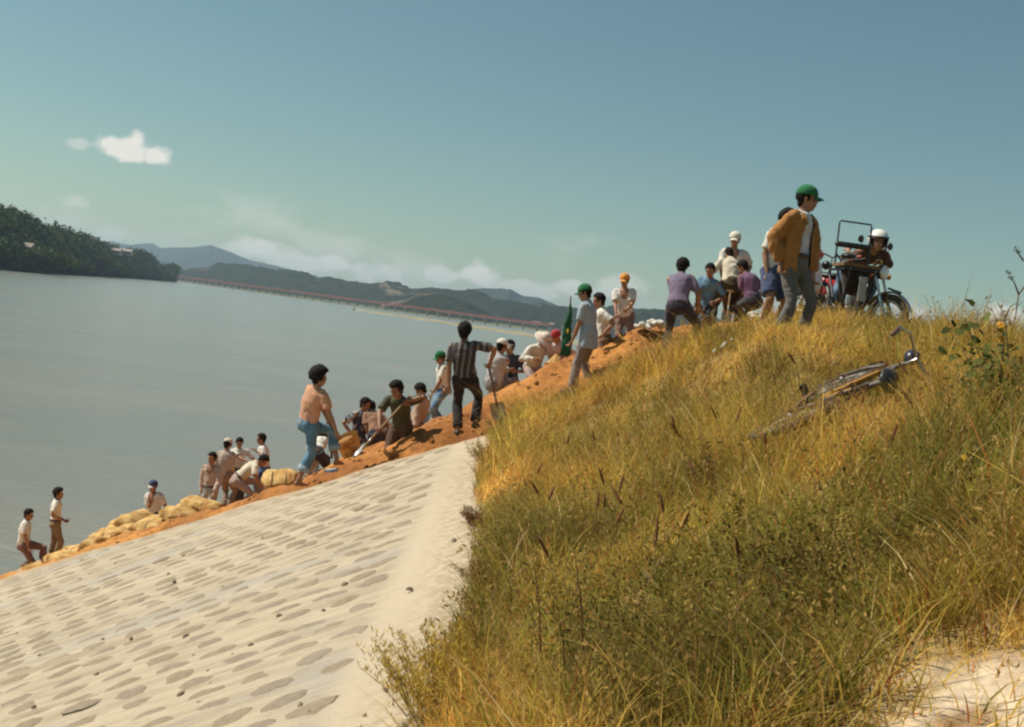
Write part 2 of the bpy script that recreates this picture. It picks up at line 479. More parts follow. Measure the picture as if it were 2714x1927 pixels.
ridge('far_mountain', [(150, 650, 7000), (300, 640, 6900), (345, 652, 6800), (400, 648, 6700), (430, 658, 6600), (500, 656, 6500), (558, 648, 6500), (590, 662, 6500), (660, 692, 6500), (760, 712, 6500), (900, 745, 6600), (1050, 790, 6800)],
      1500, 1500, m_far, 21, bumps=(16.0, 260.0))
ridge('far_hills', [(1080, 800, 4200), (1200, 778, 4100), (1265, 770, 4000), (1310, 772, 4000), (1350, 768, 3900), (1385, 788, 3900), (1430, 790, 3900), (1480, 812, 3900), (1560, 822, 4000), (1750, 850, 4000), (2000, 900, 4200)],
      700, 700, m_far, 22, bumps=(10.0, 120.0))
ridge('hills_beyond_the_bridge', [(420, 745, 2900), (480, 716, 2800), (560, 706, 2700), (620, 702, 2700), (700, 712, 2600), (780, 716, 2550), (840, 738, 2500), (900, 740, 2450), (960, 752, 2400), (1040, 752, 2350), (1085, 764, 2300), (1130, 760, 2300),
      (1190, 766, 2250), (1240, 772, 2200), (1290, 786, 2150), (1340, 798, 2100), (1390, 806, 2100), (1460, 812, 2050), (1540, 814, 2050), (1660, 822, 2050), (1760, 824, 2100), (1900, 845, 2200), (2300, 900, 2500)],
      330, 420, m_mid, 23, bumps=(7.0, 42.0), nu=420, nv=34)
ridge('bare_spur', [(1010, 806, 1780), (1060, 792, 1760), (1110, 778, 1740), (1160, 778, 1720), (1210, 790, 1700), (1260, 808, 1690), (1300, 830, 1680)],
      170, 260, m_mid2, 24, bumps=(4.0, 26.0), nu=160)

# the wooded hill on the near bend of the river
HILL = [(-700, 470, 560), (-300, 478, 600), (-80, 520, 640), (0, 556, 680), (60, 580, 720), (110, 606, 780), (170, 616, 860), (230, 632, 980), (280, 652, 1100), (330, 662, 1250), (380, 664, 1400), (420, 690, 1520), (455, 712, 1640), (472, 738, 1700)]
HN = [at(px, py + 22, D) for px, py, D in HILL]
nh = ridge('wooded_hill', [(px, py + 24, D) for px, py, D in HILL], 150, 260, m_near, 25, bumps=(2.0, 30.0), nu=300, nv=30)

# low shore strips
def flat_strip(name, pts_a, pts_b, z, mat, kind='structure', n=120, seed=1):
    A = [at(*p) for p in pts_a]; B = [at(*p) for p in pts_b]
    s = np.linspace(0, 1, n)
    def lerp(P):
        t = np.linspace(0, 1, len(P)); return np.stack([np.interp(s, t, [p.x for p in P]), np.interp(s, t, [p.y for p in P])], 1)
    a, b = lerp(A), lerp(B); m = 9
    V = []
    for j in range(m):
        q = j / (m - 1); xy = a * (1 - q) + b * q
        hz = -0.6 + (z + 0.6) * min(1, 3.0 * min(q, 1 - q)) * np.ones(n)
        V.append(np.column_stack([xy, hz]))
    V = np.stack(V, 1).reshape(-1, 3)
    V[:, 2] += 0.35 * fbm(V / 14.0, 3, seed) * (V[:, 2] > 0)
    V[:, :2] += 4.0 * np.stack([fbm(V / 40.0, 2, seed + 5), fbm(V / 40.0, 2, seed + 9)], 1)
    o = new_obj(name, mesh_np(name, V, grid_faces(n, m)), None, mat); tag(o, kind=kind)
    return o
m_shore = pmat('shore_grass', (0.15, 0.135, 0.055), 0.95, vscale=0.06, col2=(0.075, 0.085, 0.03))
m_sandbar = pmat('sandbar_sand', (0.34, 0.29, 0.20), 0.95, vscale=0.05, col2=(0.17, 0.15, 0.06))
flat_strip('far_shore', [(-100, 712, 520), (300, 734, 1180), (478, 748, 1850), (800, 792, 1480), (1180, 840, 1330), (1560, 893, 1250), (1900, 938, 1250)],
           [(-100, 690, 760), (300, 712, 1500), (478, 735, 2400), (800, 760, 2300), (1180, 812, 2000), (1560, 862, 1900), (1900, 905, 1900)], 1.2, m_shore, seed=31)
flat_strip('sandbar', [(930, 825, 905), (1040, 843, 830), (1200, 866, 760), (1400, 900, 640), (1560, 930, 560)],
           [(935, 822, 985), (1040, 834, 990), (1200, 854, 950), (1400, 880, 900), (1600, 905, 860)], 0.9, m_sandbar, seed=32)

# trees on the near hill: mass of crowns, and the round shore trees that stand out singly
def crown_tris(c, rx, rz, n, size, rng):
    d = rng.normal(size=(n, 3)); d /= np.linalg.norm(d, axis=1)[:, None]
    lob = 1 + 0.30 * vnoise(d * 2.3 + c[None, :] * .37, 5)
    r = rng.random(n) ** 0.33 * (0.75 + 0.25 * lob)
    p = c + d * np.array([rx, rx, rz]) * (r * lob)[:, None]
    a = rng.normal(size=(n, 3)); b = rng.normal(size=(n, 3))
    a = a / np.linalg.norm(a, axis=1)[:, None] * size; b = b / np.linalg.norm(b, axis=1)[:, None] * size
    V = np.stack([p - a * .6 - b * .35, p + a * .6 - b * .35, p + b * .75], 1).reshape(-1, 3)
    return V
m_leaf_far = attr_mat('far_foliage', 0.9, 0.15, 0.15)
def forest(name, count, seed, f0, f1, rr, label):
    rng = np.random.default_rng(seed); Vs = []; Cs = []
    cum = np.cumsum([0] + [(a - b).length for a, b in zip(HN, HN[1:])])
    me = nh.data; co = np.zeros(len(me.vertices) * 3); me.vertices.foreach_get('co', co); co = co.reshape(-1, 3)
    nu, nv = 300, 30; G = co.reshape(nu, nv, 3)
    for k in range(count):
        i = rng.random() ** 0.9 * (nu - 1.01); j = (f0 + (f1 - f0) * rng.random()) * (nv - 1.01)
        i0, j0 = int(i), int(j); g = G[i0, j0] * (1 - (j - j0)) + G[i0, j0 + 1] * (j - j0)
        if g[2] < 0.6: continue
        r = rr[0] + (rr[1] - rr[0]) * rng.random(); h = r * (0.9 + 0.9 * rng.random())
        n = 80
        V = crown_tris(g + np.array([0, 0, h * 0.6]), r, h * .8, n, r * 0.38, rng)
        base = np.array([0.060, 0.092, 0.026]) if rng.random() < .55 else np.array([0.040, 0.068, 0.024])
        if rng.random() < .12: base = np.array([0.11, 0.125, 0.035])
        c = base * (0.75 + 0.5 * rng.random())
        Vs.append(V); Cs.append(np.repeat(c[None, :], len(V), 0) * (0.8 + 0.4 * np.repeat(rng.random(n), 3))[:, None])
    V = np.concatenate(Vs); me2 = mesh_np(name, V, np.arange(len(V)).reshape(-1, 3), False); set_col(me2, np.concatenate(Cs))
    o = new_obj(name, me2, None, m_leaf_far); tag(o, label, 'forest', kind='stuff')
forest('forest', 2300, 41, 0.10, 0.66, (3.2, 5.6), 'dark mixed wood covering the hill on the river bend')

m_bark = pmat('bark', (0.10, 0.075, 0.05), 0.9, var=.4, vscale=6, bump=.5)
def far_tree(px, py, D, w, h, seed, label):
    b = at(px, py, D); b.z = max(0.4, 0.0)
    root = empty('shore_tree', b); rng = np.random.default_rng(seed)
    g = Geo(); g.tube([(0, 0, -0.5), (0.1, 0, h * .3), (0, .1, h * .62)], [w * .07, w * .05, w * .025], 7)
    for q in range(4):
        a = q * 1.6 + seed; g.tube([(0, 0, h * .28), (math.cos(a) * w * .3, math.sin(a) * w * .3, h * .6)], [w * .035, w * .012], 5)
    g.obj('trunk', m_bark, root)
    Vs, Cs = [], []
    for q in range(7):
        c = np.array([rng.normal() * w * .22, rng.normal() * w * .22, h * (0.42 + 0.35 * rng.random())])
        V = crown_tris(c, w * .34, h * .33, 260, w * .085, rng); Vs.append(V)
        col = np.array([0.075, 0.105, 0.028]) * (0.7 + 0.6 * rng.random())
        Cs.append(np.repeat(col[None, :], len(V), 0) * (0.75 + 0.5 * np.repeat(rng.random(260), 3))[:, None])
    V = np.concatenate(Vs); me = mesh_np('crown', V, np.arange(len(V)).reshape(-1, 3), False); set_col(me, np.concatenate(Cs))
    new_obj('crown', me, root, m_leaf_far)
    tag(root, label, 'tree', 'trees along the far shore')
for a in [(115, 719, 640, 18, 14, 1, 'broad dark round tree on the shore, leftmost of the shore trees'),
          (166, 723, 740, 13, 12, 2, 'smaller round green tree on the shore beside the broad dark one'),
          (212, 727, 820, 13, 11, 3, 'green tree on the shore between the round tree and the big waterside clump'),
          (262, 733, 930, 22, 17, 4, 'large bushy dark tree overhanging the water at the bend'),
          (305, 733, 1010, 20, 14, 5, 'dark tree right behind the bushy waterside tree'),
          (400, 740, 1400, 26, 22, 6, 'tall dark tree at the foot of the hill near its tip'),
          (455, 744, 1600, 24, 24, 7, 'last tree at the tip of the wooded hill before the bridge'),
          (22, 700, 590, 9, 5, 8, 'low light green bush at the picture edge of the shore')]:
    far_tree(*a)

# small houses among the trees and on the far bank
def house(px, py, D, w, d, h, roofc, wallc, label, rot=0.0):
    p = at(px, py, D); root = empty('house', (p.x, p.y, p.z - h), rot)
    mw = pmat('plaster_%s' % (wallc,), wallc, 0.9, var=.15, vscale=1.0); mr = pmat('rooftile_%s' % (roofc,), roofc, 0.85, var=.3, vscale=2.0)
    Geo().box((0, 0, h * .25), XYZ, (w / 2, d / 2, h * .75)).obj('wall', mw, root, False)
    g = Geo(); o = .6
    V = [(-w / 2 - o, -d / 2 - o, h), (w / 2 + o, -d / 2 - o, h), (w / 2 + o, d / 2 + o, h), (-w / 2 - o, d / 2 + o, h), (-w / 2 - o, 0, h + d * .34), (w / 2 + o, 0, h + d * .34)]
    g.add(V, [(0, 1, 5, 4), (2, 3, 4, 5), (1, 2, 5), (3, 0, 4), (3, 2, 1, 0)]); g.obj('roof', mr, root, False)
    for q in (-.28, .28):
        Geo().box((q * w, -d / 2 - .02, h * .55), XYZ, (w * .09, .05, h * .18)).obj('window', pmat('dark_glass', (0.03, 0.035, 0.04), 0.2), root, False)
    Geo().box((0, -d / 2 - .02, h * .38), XYZ, (w * .07, .05, h * .36)).obj('door', pmat('door_wood', (0.12, 0.08, 0.05), 0.7), root, False)
    tag(root, label, 'house', 'houses across the river')
house(62, 653, 640, 11, 7, 3.0, (0.30, 0.25, 0.20), (0.40, 0.37, 0.32), 'pale roofed house half hidden in the wood, leftmost of the far houses')
house(86, 661, 660, 8, 5, 2.4, (0.28, 0.22, 0.18), (0.36, 0.33, 0.28), 'low shed just beside the pale roofed house in the wood')
house(306, 664, 1080, 11, 7, 3.0, (0.34, 0.29, 0.25), (0.42, 0.40, 0.36), 'light roofed house on the hill above the waterside clump, first of a pair')
house(336, 666, 1150, 11, 7, 3.0, (0.38, 0.33, 0.28), (0.42, 0.40, 0.36), 'light roofed house on the hill, second of a pair and nearer the tip')
house(1422, 856, 1500, 10, 7, 4.0, (0.20, 0.13, 0.10), (0.30, 0.28, 0.25), 'small pale house at the end of the red bridge')
house(1462, 860, 1450, 6, 6, 7.0, (0.30, 0.26, 0.23), (0.42, 0.40, 0.37), 'narrow tall white building past the end of the red bridge')
house(1500, 868, 1450, 9, 7, 3.5, (0.16, 0.11, 0.09), (0.28, 0.26, 0.23), 'low house beyond the narrow tall white building')

# the long red girder bridge: deck, railings, piers and girders per span
b0, b1 = at(440, 729, 1980), at(1460, 868, 1230)
b0.z = b1.z = 8.3
bl = (b1 - b0).length; bd = (b1 - b0).normalized(); bs = Vector((-bd.y, bd.x, 0))
m_red = pmat('bridge_red_paint', (0.48, 0.11, 0.09), 0.7, var=.25, vscale=.2)
m_pier = pmat('pier_concrete', (0.60, 0.56, 0.50), 0.9, var=.2, vscale=.3)
m_deck = pmat('deck_asphalt', (0.10, 0.095, 0.09), 0.9)
br = empty('girder_bridge', b0, math.atan2(bd.y, bd.x))
tag(br, 'long low red girder bridge on pale piers crossing the river', 'bridge')
Geo().box((bl / 2, 0, 0), XYZ, (bl / 2 + 6, 4.0, .35)).obj('deck', m_deck, br, False)
span = bl / 44
gi = None; pi_ = None
for k in range(45):
    if pi_ is None:
        g = Geo(); g.box((0, 0, -5.0), XYZ, (.45, 1.3, 3.6)); g.box((0, 0, -1.45), XYZ, (.7, 3.2, .35)); pi_ = g.obj('pier', m_pier, br, False)
    else:
        o = pi_.copy(); COL.objects.link(o); o.parent = br; o.location = (k * span, 0, 0)
    if k == 44: break
    for sd_ in (-1, 1):
        if gi is None:
            g = Geo(); g.box((span / 2, -3.7, -.68), XYZ, (span / 2 - .15, .25, .30)); g.box((span / 2, -3.7, 1.45), XYZ, (span / 2 - .15, .12, .12)); g.box((span / 2, -3.7, .9), XYZ, (span / 2 - .15, .07, .1))
            for q in range(8): g.box(((q + .5) * span / 8, -3.7, .85), XYZ, (.12, .1, .52))
            gi = g.obj('girder_railing', m_red, br, False)
        else:
            o = gi.copy(); COL.objects.link(o); o.parent = br; o.location = (k * span, 0 if sd_ < 0 else 7.4, 0)

# air: thin haze round everything on the ground
hz = Geo().box((0, 4800, 130), XYZ, (7500, 5200, 134)).obj('haze', None, None, False)
hm = bpy.data.materials.new('haze'); hm.use_nodes = True; hn = hm.node_tree; hn.nodes.clear()
pv = hn.nodes.new('ShaderNodeVolumePrincipled'); pv.inputs['Color'].default_value = (0.62, 0.82, 1.0, 1); pv.inputs['Density'].default_value = 0.00011; pv.inputs['Anisotropy'].default_value = 0.3
ho = hn.nodes.new('ShaderNodeOutputMaterial'); hn.links.new(pv.outputs[0], ho.inputs['Volume'])
hz.data.materials.append(hm); tag(hz, 'thin blue summer haze over the river', 'haze', kind='stuff')
# ---------------------------------------------------------------- levee: soil sheet, revetment, fill
# grass edge traced on the ground, photo pixels of the foot of the plants
EDGE_PX = [(1120, 1927), (1165, 1820), (1190, 1720), (1225, 1640), (1250, 1540), (1262, 1440), (1266, 1370), (1262, 1300), (1268, 1240), (1290, 1190), (1330, 1140), (1370, 1090)]
EDGE = [hit(*p) for p in EDGE_PX]
EDGE = [(p.x, p.y) for p in EDGE if p is not None]
EDGE.sort(key=lambda q: q[1])
E_Y = np.array([q[1] for q in EDGE]); E_X = np.array([q[0] for q in EDGE])
def grass_edge_x(Y):
    return np.interp(Y, E_Y, E_X)
STRIP_PX = [(860, 1890), (905, 1800), (960, 1690), (1010, 1590), (1060, 1490), (1110, 1390), (1150, 1310), (1180, 1240)]
STRIP = [hit(*p) for p in STRIP_PX]; STRIP = sorted([(p.x, p.y) for p in STRIP if p is not None], key=lambda q: q[1])
S_Y = np.array([q[1] for q in STRIP]); S_X = np.array([q[0] for q in STRIP])
def strip_x(Y):
    return np.interp(Y, S_Y, S_X)

# the bare sandy patch at the lower right corner of the view
_sp = [hit(2260, 1927), hit(2450, 1810), hit(2560, 1720), hit(2714, 1640)]
SP = [(p.x, p.y) for p in _sp if p is not None]
SPX = np.array([p[0] for p in SP]); SPY = np.array([p[1] for p in SP])
_o = np.argsort(SPX); SPX, SPY = SPX[_o], SPY[_o]
def bare_amount(X, Y):
    """1 on the bare sandy path below the grass, 0 in the grass"""
    lim = np.interp(X, SPX, SPY) - 0.14 - 0.10 * np.maximum(SPX[0] - X, 0) * 6
    n = fbm(np.stack([X * 5, Y * 5, 0 * X], 1), 3, 77)
    return np.clip((lim - Y) * 2.2 + 0.5 + 0.55 * n, 0, 1) * (X > SPX[0] - 0.8)

xs = np.concatenate([np.arange(-40, -14, 2.0), np.arange(-14, -2, 0.3), np.arange(-2, 6.5, 0.06), np.arange(6.5, 40, 1.0)])
ys = np.concatenate([np.arange(-30, 1.5, 1.0), np.arange(1.5, 17.5, 0.07), np.arange(17.5, 60, 0.8)])
X, Y = np.meshgrid(xs, ys, indexing='ij'); Z = ground_h(X, Y)
P = np.stack([X.ravel(), Y.ravel(), Z.ravel()], 1)
near = (P[:, 0] > -2) & (P[:, 0] < 6.5) & (P[:, 1] < 17.5)
P[:, 2] += near * 0.015 * fbm(P * 6.0, 3, 8)
# stop the sheet where it dips under the revetment
under = np.clip((grass_edge_x(P[:, 1]) - 0.05 - P[:, 0]) / 0.15, 0, 1) * (P[:, 1] < 15.6)
P[:, 2] -= 0.08 * under
me = mesh_np('ground', P, grid_faces(len(xs), len(ys)))
sand = np.array([0.45, 0.355, 0.245]); soil = np.array([0.30, 0.205, 0.075]); redsoil = np.array([0.30, 0.155, 0.06])
b = bare_amount(P[:, 0], P[:, 1])[:, None]
blot = np.clip(fbm(P * np.array([6, 6, 6]), 5, 19) * 1.9 + .05, 0, 1)[:, None]; sandc = sand * (1 - blot * np.array([.50, .60, .70]))
c = soil * (1 - b) + sandc * b
e = np.clip((edge_dist(P[:, 0], P[:, 1]) - np.clip((P[:, 0] - .8) * 1.1, 0, 4.2)) * 1.5 + .5, 0, 1)[:, None]
c = c * (1 - e) + redsoil * e
set_col(me, c * (1 + 0.2 * fbm(P * 2.0, 3, 4))[:, None])
ground = new_obj('ground', me, None, attr_mat('soil', 0.95, bump=.9, bscale=25, var=.3, vscale=20)); tag(ground, kind='structure')

# concrete-grouted stone revetment
def revet_relief(X, Y):
    p = np.stack([X * 1.1, Y * 3.4, 0 * X], 1)
    z = 0.016 * fbm(p, 4, 51)
    row = np.abs(np.sin((Y + 0.10 * vnoise(np.stack([X * 1.3, Y * 1.3, 0 * X], 1), 6)) * math.pi / 0.31))
    z += 0.022 * (1 - row) ** 2 * (X < strip_x(Y) - .05)
    return z
xr = np.arange(-13.0, 2.2, 0.045); yr = np.arange(2.6, 16.6, 0.055)
X, Y = np.meshgrid(xr, yr, indexing='ij'); Xf, Yf = X.ravel(), Y.ravel()
edge = grass_edge_x(Yf) + 0.05 * vnoise(np.stack([Xf * 3, Yf * 3, 0 * Xf], 1), 9)
Z = ground_h(Xf, Yf) + 0.02 + revet_relief(Xf, Yf) - 0.16 * np.clip((Xf - edge) / 0.25, 0, 1)
keep = ((Xf < edge + 0.5) & (edge_dist(Xf, Yf) < 0.55)).reshape(X.shape)
P = np.stack([Xf, Yf, Z], 1)
F = grid_faces(len(xr), len(yr)); kf = keep.ravel()[F].all(1); F = F[kf]
used = np.unique(F); remap = -np.ones(len(P), dtype=int); remap[used] = np.arange(len(used)); P = P[used]; F = remap[F]
def mat_revet():
    m = bpy.data.materials.new('grouted_concrete'); m.use_nodes = True; nt = m.node_tree
    b = nt.nodes['Principled BSDF']; b.inputs['Roughness'].default_value = 0.92; b.inputs['Specular IOR Level'].default_value = 0.2
    g = nt.nodes.new('ShaderNodeNewGeometry'); pos = g.outputs['Position']
    st = vmath(nt, 'MULTIPLY', pos, (0.9, 5.5, 0.9))
    streak = noise(nt, st, 1.5, 5.0, 0.65, 0.4)
    c = mixc(nt, mrange(nt, streak, 0.32, 0.66), (0.345, 0.275, 0.190), (0.485, 0.402, 0.285))
    big = noise(nt, vmath(nt, 'MULTIPLY', pos, (0.5, 1.6, 0.5)), 0.8, 4.0, 0.6)
    c = mixc(nt, mrange(nt, big, 0.5, 0.68, 0, .55), c, (0.33, 0.315, 0.285))
    a = nt.nodes.new('ShaderNodeAttribute'); a.attribute_name = 'Col'
    sp = nt.nodes.new('ShaderNodeSeparateColor'); nt.links.new(a.outputs['Color'], sp.inputs[0])
    c = mixc(nt, sp.outputs[0], c, (0.485, 0.400, 0.285))
    c = mixc(nt, mrange(nt, noise(nt, pos, 9.0, 6.0, 0.7), 0.58, 0.70, 0, .5), c, (0.36, 0.30, 0.23))
    grit = noise(nt, pos, 70.0, 3.0, 0.7)
    c = mixc(nt, mrange(nt, grit, 0.60, 0.74, 0, .55), c, (0.22, 0.18, 0.14))
    c = mixc(nt, mrange(nt, sp.outputs[1], 0, 1, 0, .7), c, (0.36, 0.20, 0.09))
    c = mixc(nt, fmath(nt, 'MULTIPLY', sp.outputs[2], mrange(nt, noise(nt, pos, 11.0, 5.0, .7), .40, .62, 0, .85)), c, (0.27, 0.185, 0.10))
    nt.links.new(c, b.inputs['Base Color'])
    bp = nt.nodes.new('ShaderNodeBump'); bp.inputs['Strength'].default_value = 0.9; bp.inputs['Distance'].default_value = 0.014
    nt.links.new(fmath(nt, 'ADD', noise(nt, pos, 38.0, 5.0, 0.7), fmath(nt, 'MULTIPLY', streak, 1.6)), bp.inputs['Height']); nt.links.new(bp.outputs[0], b.inputs['Normal'])
    return m
me = mesh_np('revetment_slope', P, F)
strip_m = np.clip((P[:, 0] - strip_x(P[:, 1])) / 0.15 + .5, 0, 1)
red_m = np.clip((edge_dist(P[:, 0], P[:, 1]) + 0.35) / 0.5 + .5 * fbm(P * 3, 3, 14), 0, 1)
soil_m = np.clip(1 - (grass_edge_x(P[:, 1]) - P[:, 0]) / 0.42, 0, 1); set_col(me, np.stack([strip_m, red_m, soil_m], 1))
revet = new_obj('revetment_slope', me, None, mat_revet()); tag(revet, kind='structure')

def mat_stone(name, c1, c2):
    m = bpy.data.materials.new(name); m.use_nodes = True; nt = m.node_tree
    b = nt.nodes['Principled BSDF']; b.inputs['Roughness'].default_value = 0.9; b.inputs['Specular IOR Level'].default_value = 0.2
    g = nt.nodes.new('ShaderNodeNewGeometry'); pos = g.outputs['Position']
    c = mixc(nt, mrange(nt, noise(nt, pos, 22.0, 5.0, 0.7), 0.35, 0.68), c1, c2)
    c = mixc(nt, mrange(nt, noise(nt, pos, 90.0, 3.0, 0.6), 0.60, 0.72, 0, .6), c, (0.16, 0.125, 0.09))
    big = noise(nt, pos, 1.1, 2.0)
    c = mixc(nt, mrange(nt, big, 0.45, 0.65, 0, .3), c, (0.36, 0.30, 0.225))
    nt.links.new(c, b.inputs['Base Color'])
    bp = nt.nodes.new('ShaderNodeBump'); bp.inputs['Strength'].default_value = 0.9; bp.inputs['Distance'].default_value = 0.01
    nt.links.new(noise(nt, pos, 55.0, 4.0, 0.7), bp.inputs['Height']); nt.links.new(bp.outputs[0], b.inputs['Normal'])
    return m
stone_mats = [mat_stone('river_stone_tan', (0.242, 0.188, 0.126), (0.310, 0.247, 0.170)), mat_stone('river_stone_grey', (0.235, 0.188, 0.134), (0.300, 0.244, 0.178))]
stone_meshes = []
for k in range(8):
    rng = np.random.default_rng(100 + k); V = []; F_ = []; n = 12
    for r_, z in ((1.08, -0.35), (0.90, 0.35), (0.66, 0.75), (0.34, 0.95)):
        for j in range(n):
            q = 2 * math.pi * j / n
            w = r_ * (1 + .16 * math.sin(2 * q + k) + .14 * math.sin(3 * q + 2 * k) + .09 * rng.normal())
            V.append((w * math.cos(q), w * math.sin(q), z + .12 * rng.normal() * (z > .5)))
    V.append((0, 0, 1.0))
    for i in range(3):
        for j in range(n): F_.append((i * n + j, i * n + (j + 1) % n, (i + 1) * n + (j + 1) % n, (i + 1) * n + j))
    for j in range(n): F_.append((3 * n + j, 3 * n + (j + 1) % n, 4 * n))
    s_me = mesh_np('stone', V, F_); s_me.materials.append(stone_mats[k % 2]); stone_meshes.append(s_me)
spots = []
rng = np.random.default_rng(5)
px_r = 0.295
i_row = 0
yy = 3.255
while yy < 16.4:
    xx = -13 + (i_row % 2) * px_r * .5
    while xx < 1.0:
        x = xx + rng.normal() * .020; y = yy + rng.normal() * .016
        xx += px_r
        if x > strip_x(y) - .06 or edge_dist(x, y) > -0.1: continue
        if rng.random() < .03: continue
        # only what the frame can show
        d = Vector((x, y, float(ground_h(np.array([x]), np.array([y]))[0]) - CZ)); cx = d.dot(_ix) / d.dot(_f); cy = d.dot(_iy) / d.dot(_f)
        if abs(cx) > .49 or cy < -.36: continue
        spots.append((d.length, x, y, d.z + CZ))
    yy += 0.31; i_row += 1
spots.sort()
NS = Vector((-0.482, -0.029, 1)).normalized()
tx = Vector((1, 0, 0.482)).normalized(); ty = NS.cross(tx)
base_m = Matrix((tx, ty, NS)).transposed()
rest_V = []; rest_F = []
for k, (dd, x, y, z) in enumerate(spots):
    a = rng.random() * .7 - .35; sx = .098 + .034 * rng.random(); sy = .092 + .032 * rng.random(); sz = .010 + .008 * rng.random()
    m3 = base_m @ Matrix.Rotation(a, 3, 'Z') @ Matrix.Diagonal((sx * (1 if rng.random() < .5 else -1), sy, sz))
    zz = z + 0.017 + float(revet_relief(np.array([x]), np.array([y]))[0])
    M = Matrix.Translation((x, y, zz)) @ m3.to_4x4()
    sm = stone_meshes[k % 8]
    if k < 300:
        o = new_obj('stone', sm, revet); o.matrix_world = M
    else:
        off = len(rest_V)
        rest_V += [tuple(M @ v.co) for v in sm.vertices]; rest_F += [tuple(i + off for i in p.vertices) for p in sm.polygons]
if rest_V:
    me = mesh_np('far_stones', rest_V, rest_F); o = new_obj('far_stones', me, revet, stone_mats[0]); tag(o, kind='stuff')
print('stones', len(spots))

# loose stones and crumbs lying on the revetment
for k in range(46):
    px, py = random.uniform(60, 1230), random.uniform(1420, 1910)
    p = hit(px, py)
    if p is None or p.x > grass_edge_x(p.y) or edge_dist(p.x, p.y) > -.1: continue
    s_ = random.uniform(.006, .02)
    o = new_obj('stone', stone_meshes[k % 8], revet); o.matrix_world = Matrix.Translation((p.x, p.y, p.z + .03)) @ Matrix.Rotation(random.random() * 6, 4, 'Z') @ Matrix.Diagonal((s_ * 1.4, s_, s_, 1))

# red fill
az = np.concatenate([np.arange(-0.62, 0.42, 0.0035)]); yv = np.concatenate([np.arange(12.2, 20.5, 0.06), np.arange(20.5, 50, 0.4)])
A, Yg = np.meshgrid(az, yv, indexing='ij'); Xg = A * Yg
Zb = bank_h(Xg, Yg)
P = np.stack([Xg.ravel(), Yg.ravel(), Zb.ravel()], 1)
e = edge_dist(P[:, 0], P[:, 1])
P[:, 2] = np.where(P[:, 2] < -1.5, -1.5, P[:, 2])
me = mesh_np('earth_fill', P, grid_faces(len(az), len(yv)))
n = fbm(P * np.array([1.2, 1.2, 1.2]), 4, 61)
c1 = np.array([0.43, 0.180, 0.042]); c2 = np.array([0.24, 0.090, 0.024]); c3 = np.array([0.52, 0.27, 0.075])
t = np.clip(n * .75 + .55, 0, 1)[:, None]
colr = c2 * (1 - t) + c1 * t
lf = np.clip((-P[:, 0] - 5.0) / 3.0, 0, 1)[:, None]
colr = colr * (1 - .6 * lf) + c3 * .6 * lf
set_col(me, colr)
fill = new_obj('earth_fill', me, None, attr_mat('red_fill', 0.95, bump=1.0, bscale=14, var=.35, vscale=9)); tag(fill, kind='structure')

# loose clods tumbled over the fill
rng = np.random.default_rng(44); cV = []; cF = []; cC = []
for k in range(420):
    px, py = rng.uniform(250, 1900), 0
    i = rng.integers(1, len(BANK) - 5); q = rng.random(); a_ = B_AZ[i] * (1 - q) + B_AZ[i + 1] * q
    yr_ = np.interp(a_, B_AZ, B_Y) + rng.normal() * .45 - .35; x_ = a_ * yr_
    z_ = max(float(bank_h(np.array([x_]), np.array([yr_]))[0]), float(ground_h(np.array([x_]), np.array([yr_]))[0]))
    s_ = .010 + .032 * rng.random() ** 3; off = len(cV); base = stone_meshes[k % 8]; ang = rng.random() * 6.28; ca_, sa_ = math.cos(ang), math.sin(ang)
    cc_ = np.array([.40, .165, .042]) * (.6 + .7 * rng.random())
    for v in base.vertices:
        x, y, z = v.co.x * s_ * 1.2, v.co.y * s_, v.co.z * s_ * .9; cV.append((x_ + ca_ * x - sa_ * y, yr_ + sa_ * x + ca_ * y, z_ + z)); cC.append(cc_)
    cF += [tuple(i2 + off for i2 in p.vertices) for p in base.polygons]
me = mesh_np('earth_clods', cV, cF, False); set_col(me, np.array(cC))
o = new_obj('earth_clods', me, fill, fill.data.materials[0]); tag(o, kind='stuff')
# ---------------------------------------------------------------- grass and weeds on the levee
def in_grass(X, Y):
    e = edge_dist(X, Y) - np.clip((X - .8) * 1.1, 0, 4.2)
    return (X > grass_edge_x(Y) - 0.02) & (e < -0.05)
def in_frame(X, Y, Z, mx=.70, my=.45):
    dx, dy, dz = X, Y, Z - CZ
    w = dx * _f.x + dy * _f.y + dz * _f.z
    return (np.abs((dx * _ix.x + dy * _ix.y + dz * _ix.z) / w) < mx) & (((dx * _iy.x + dy * _iy.y + dz * _iy.z) / w) > -my)
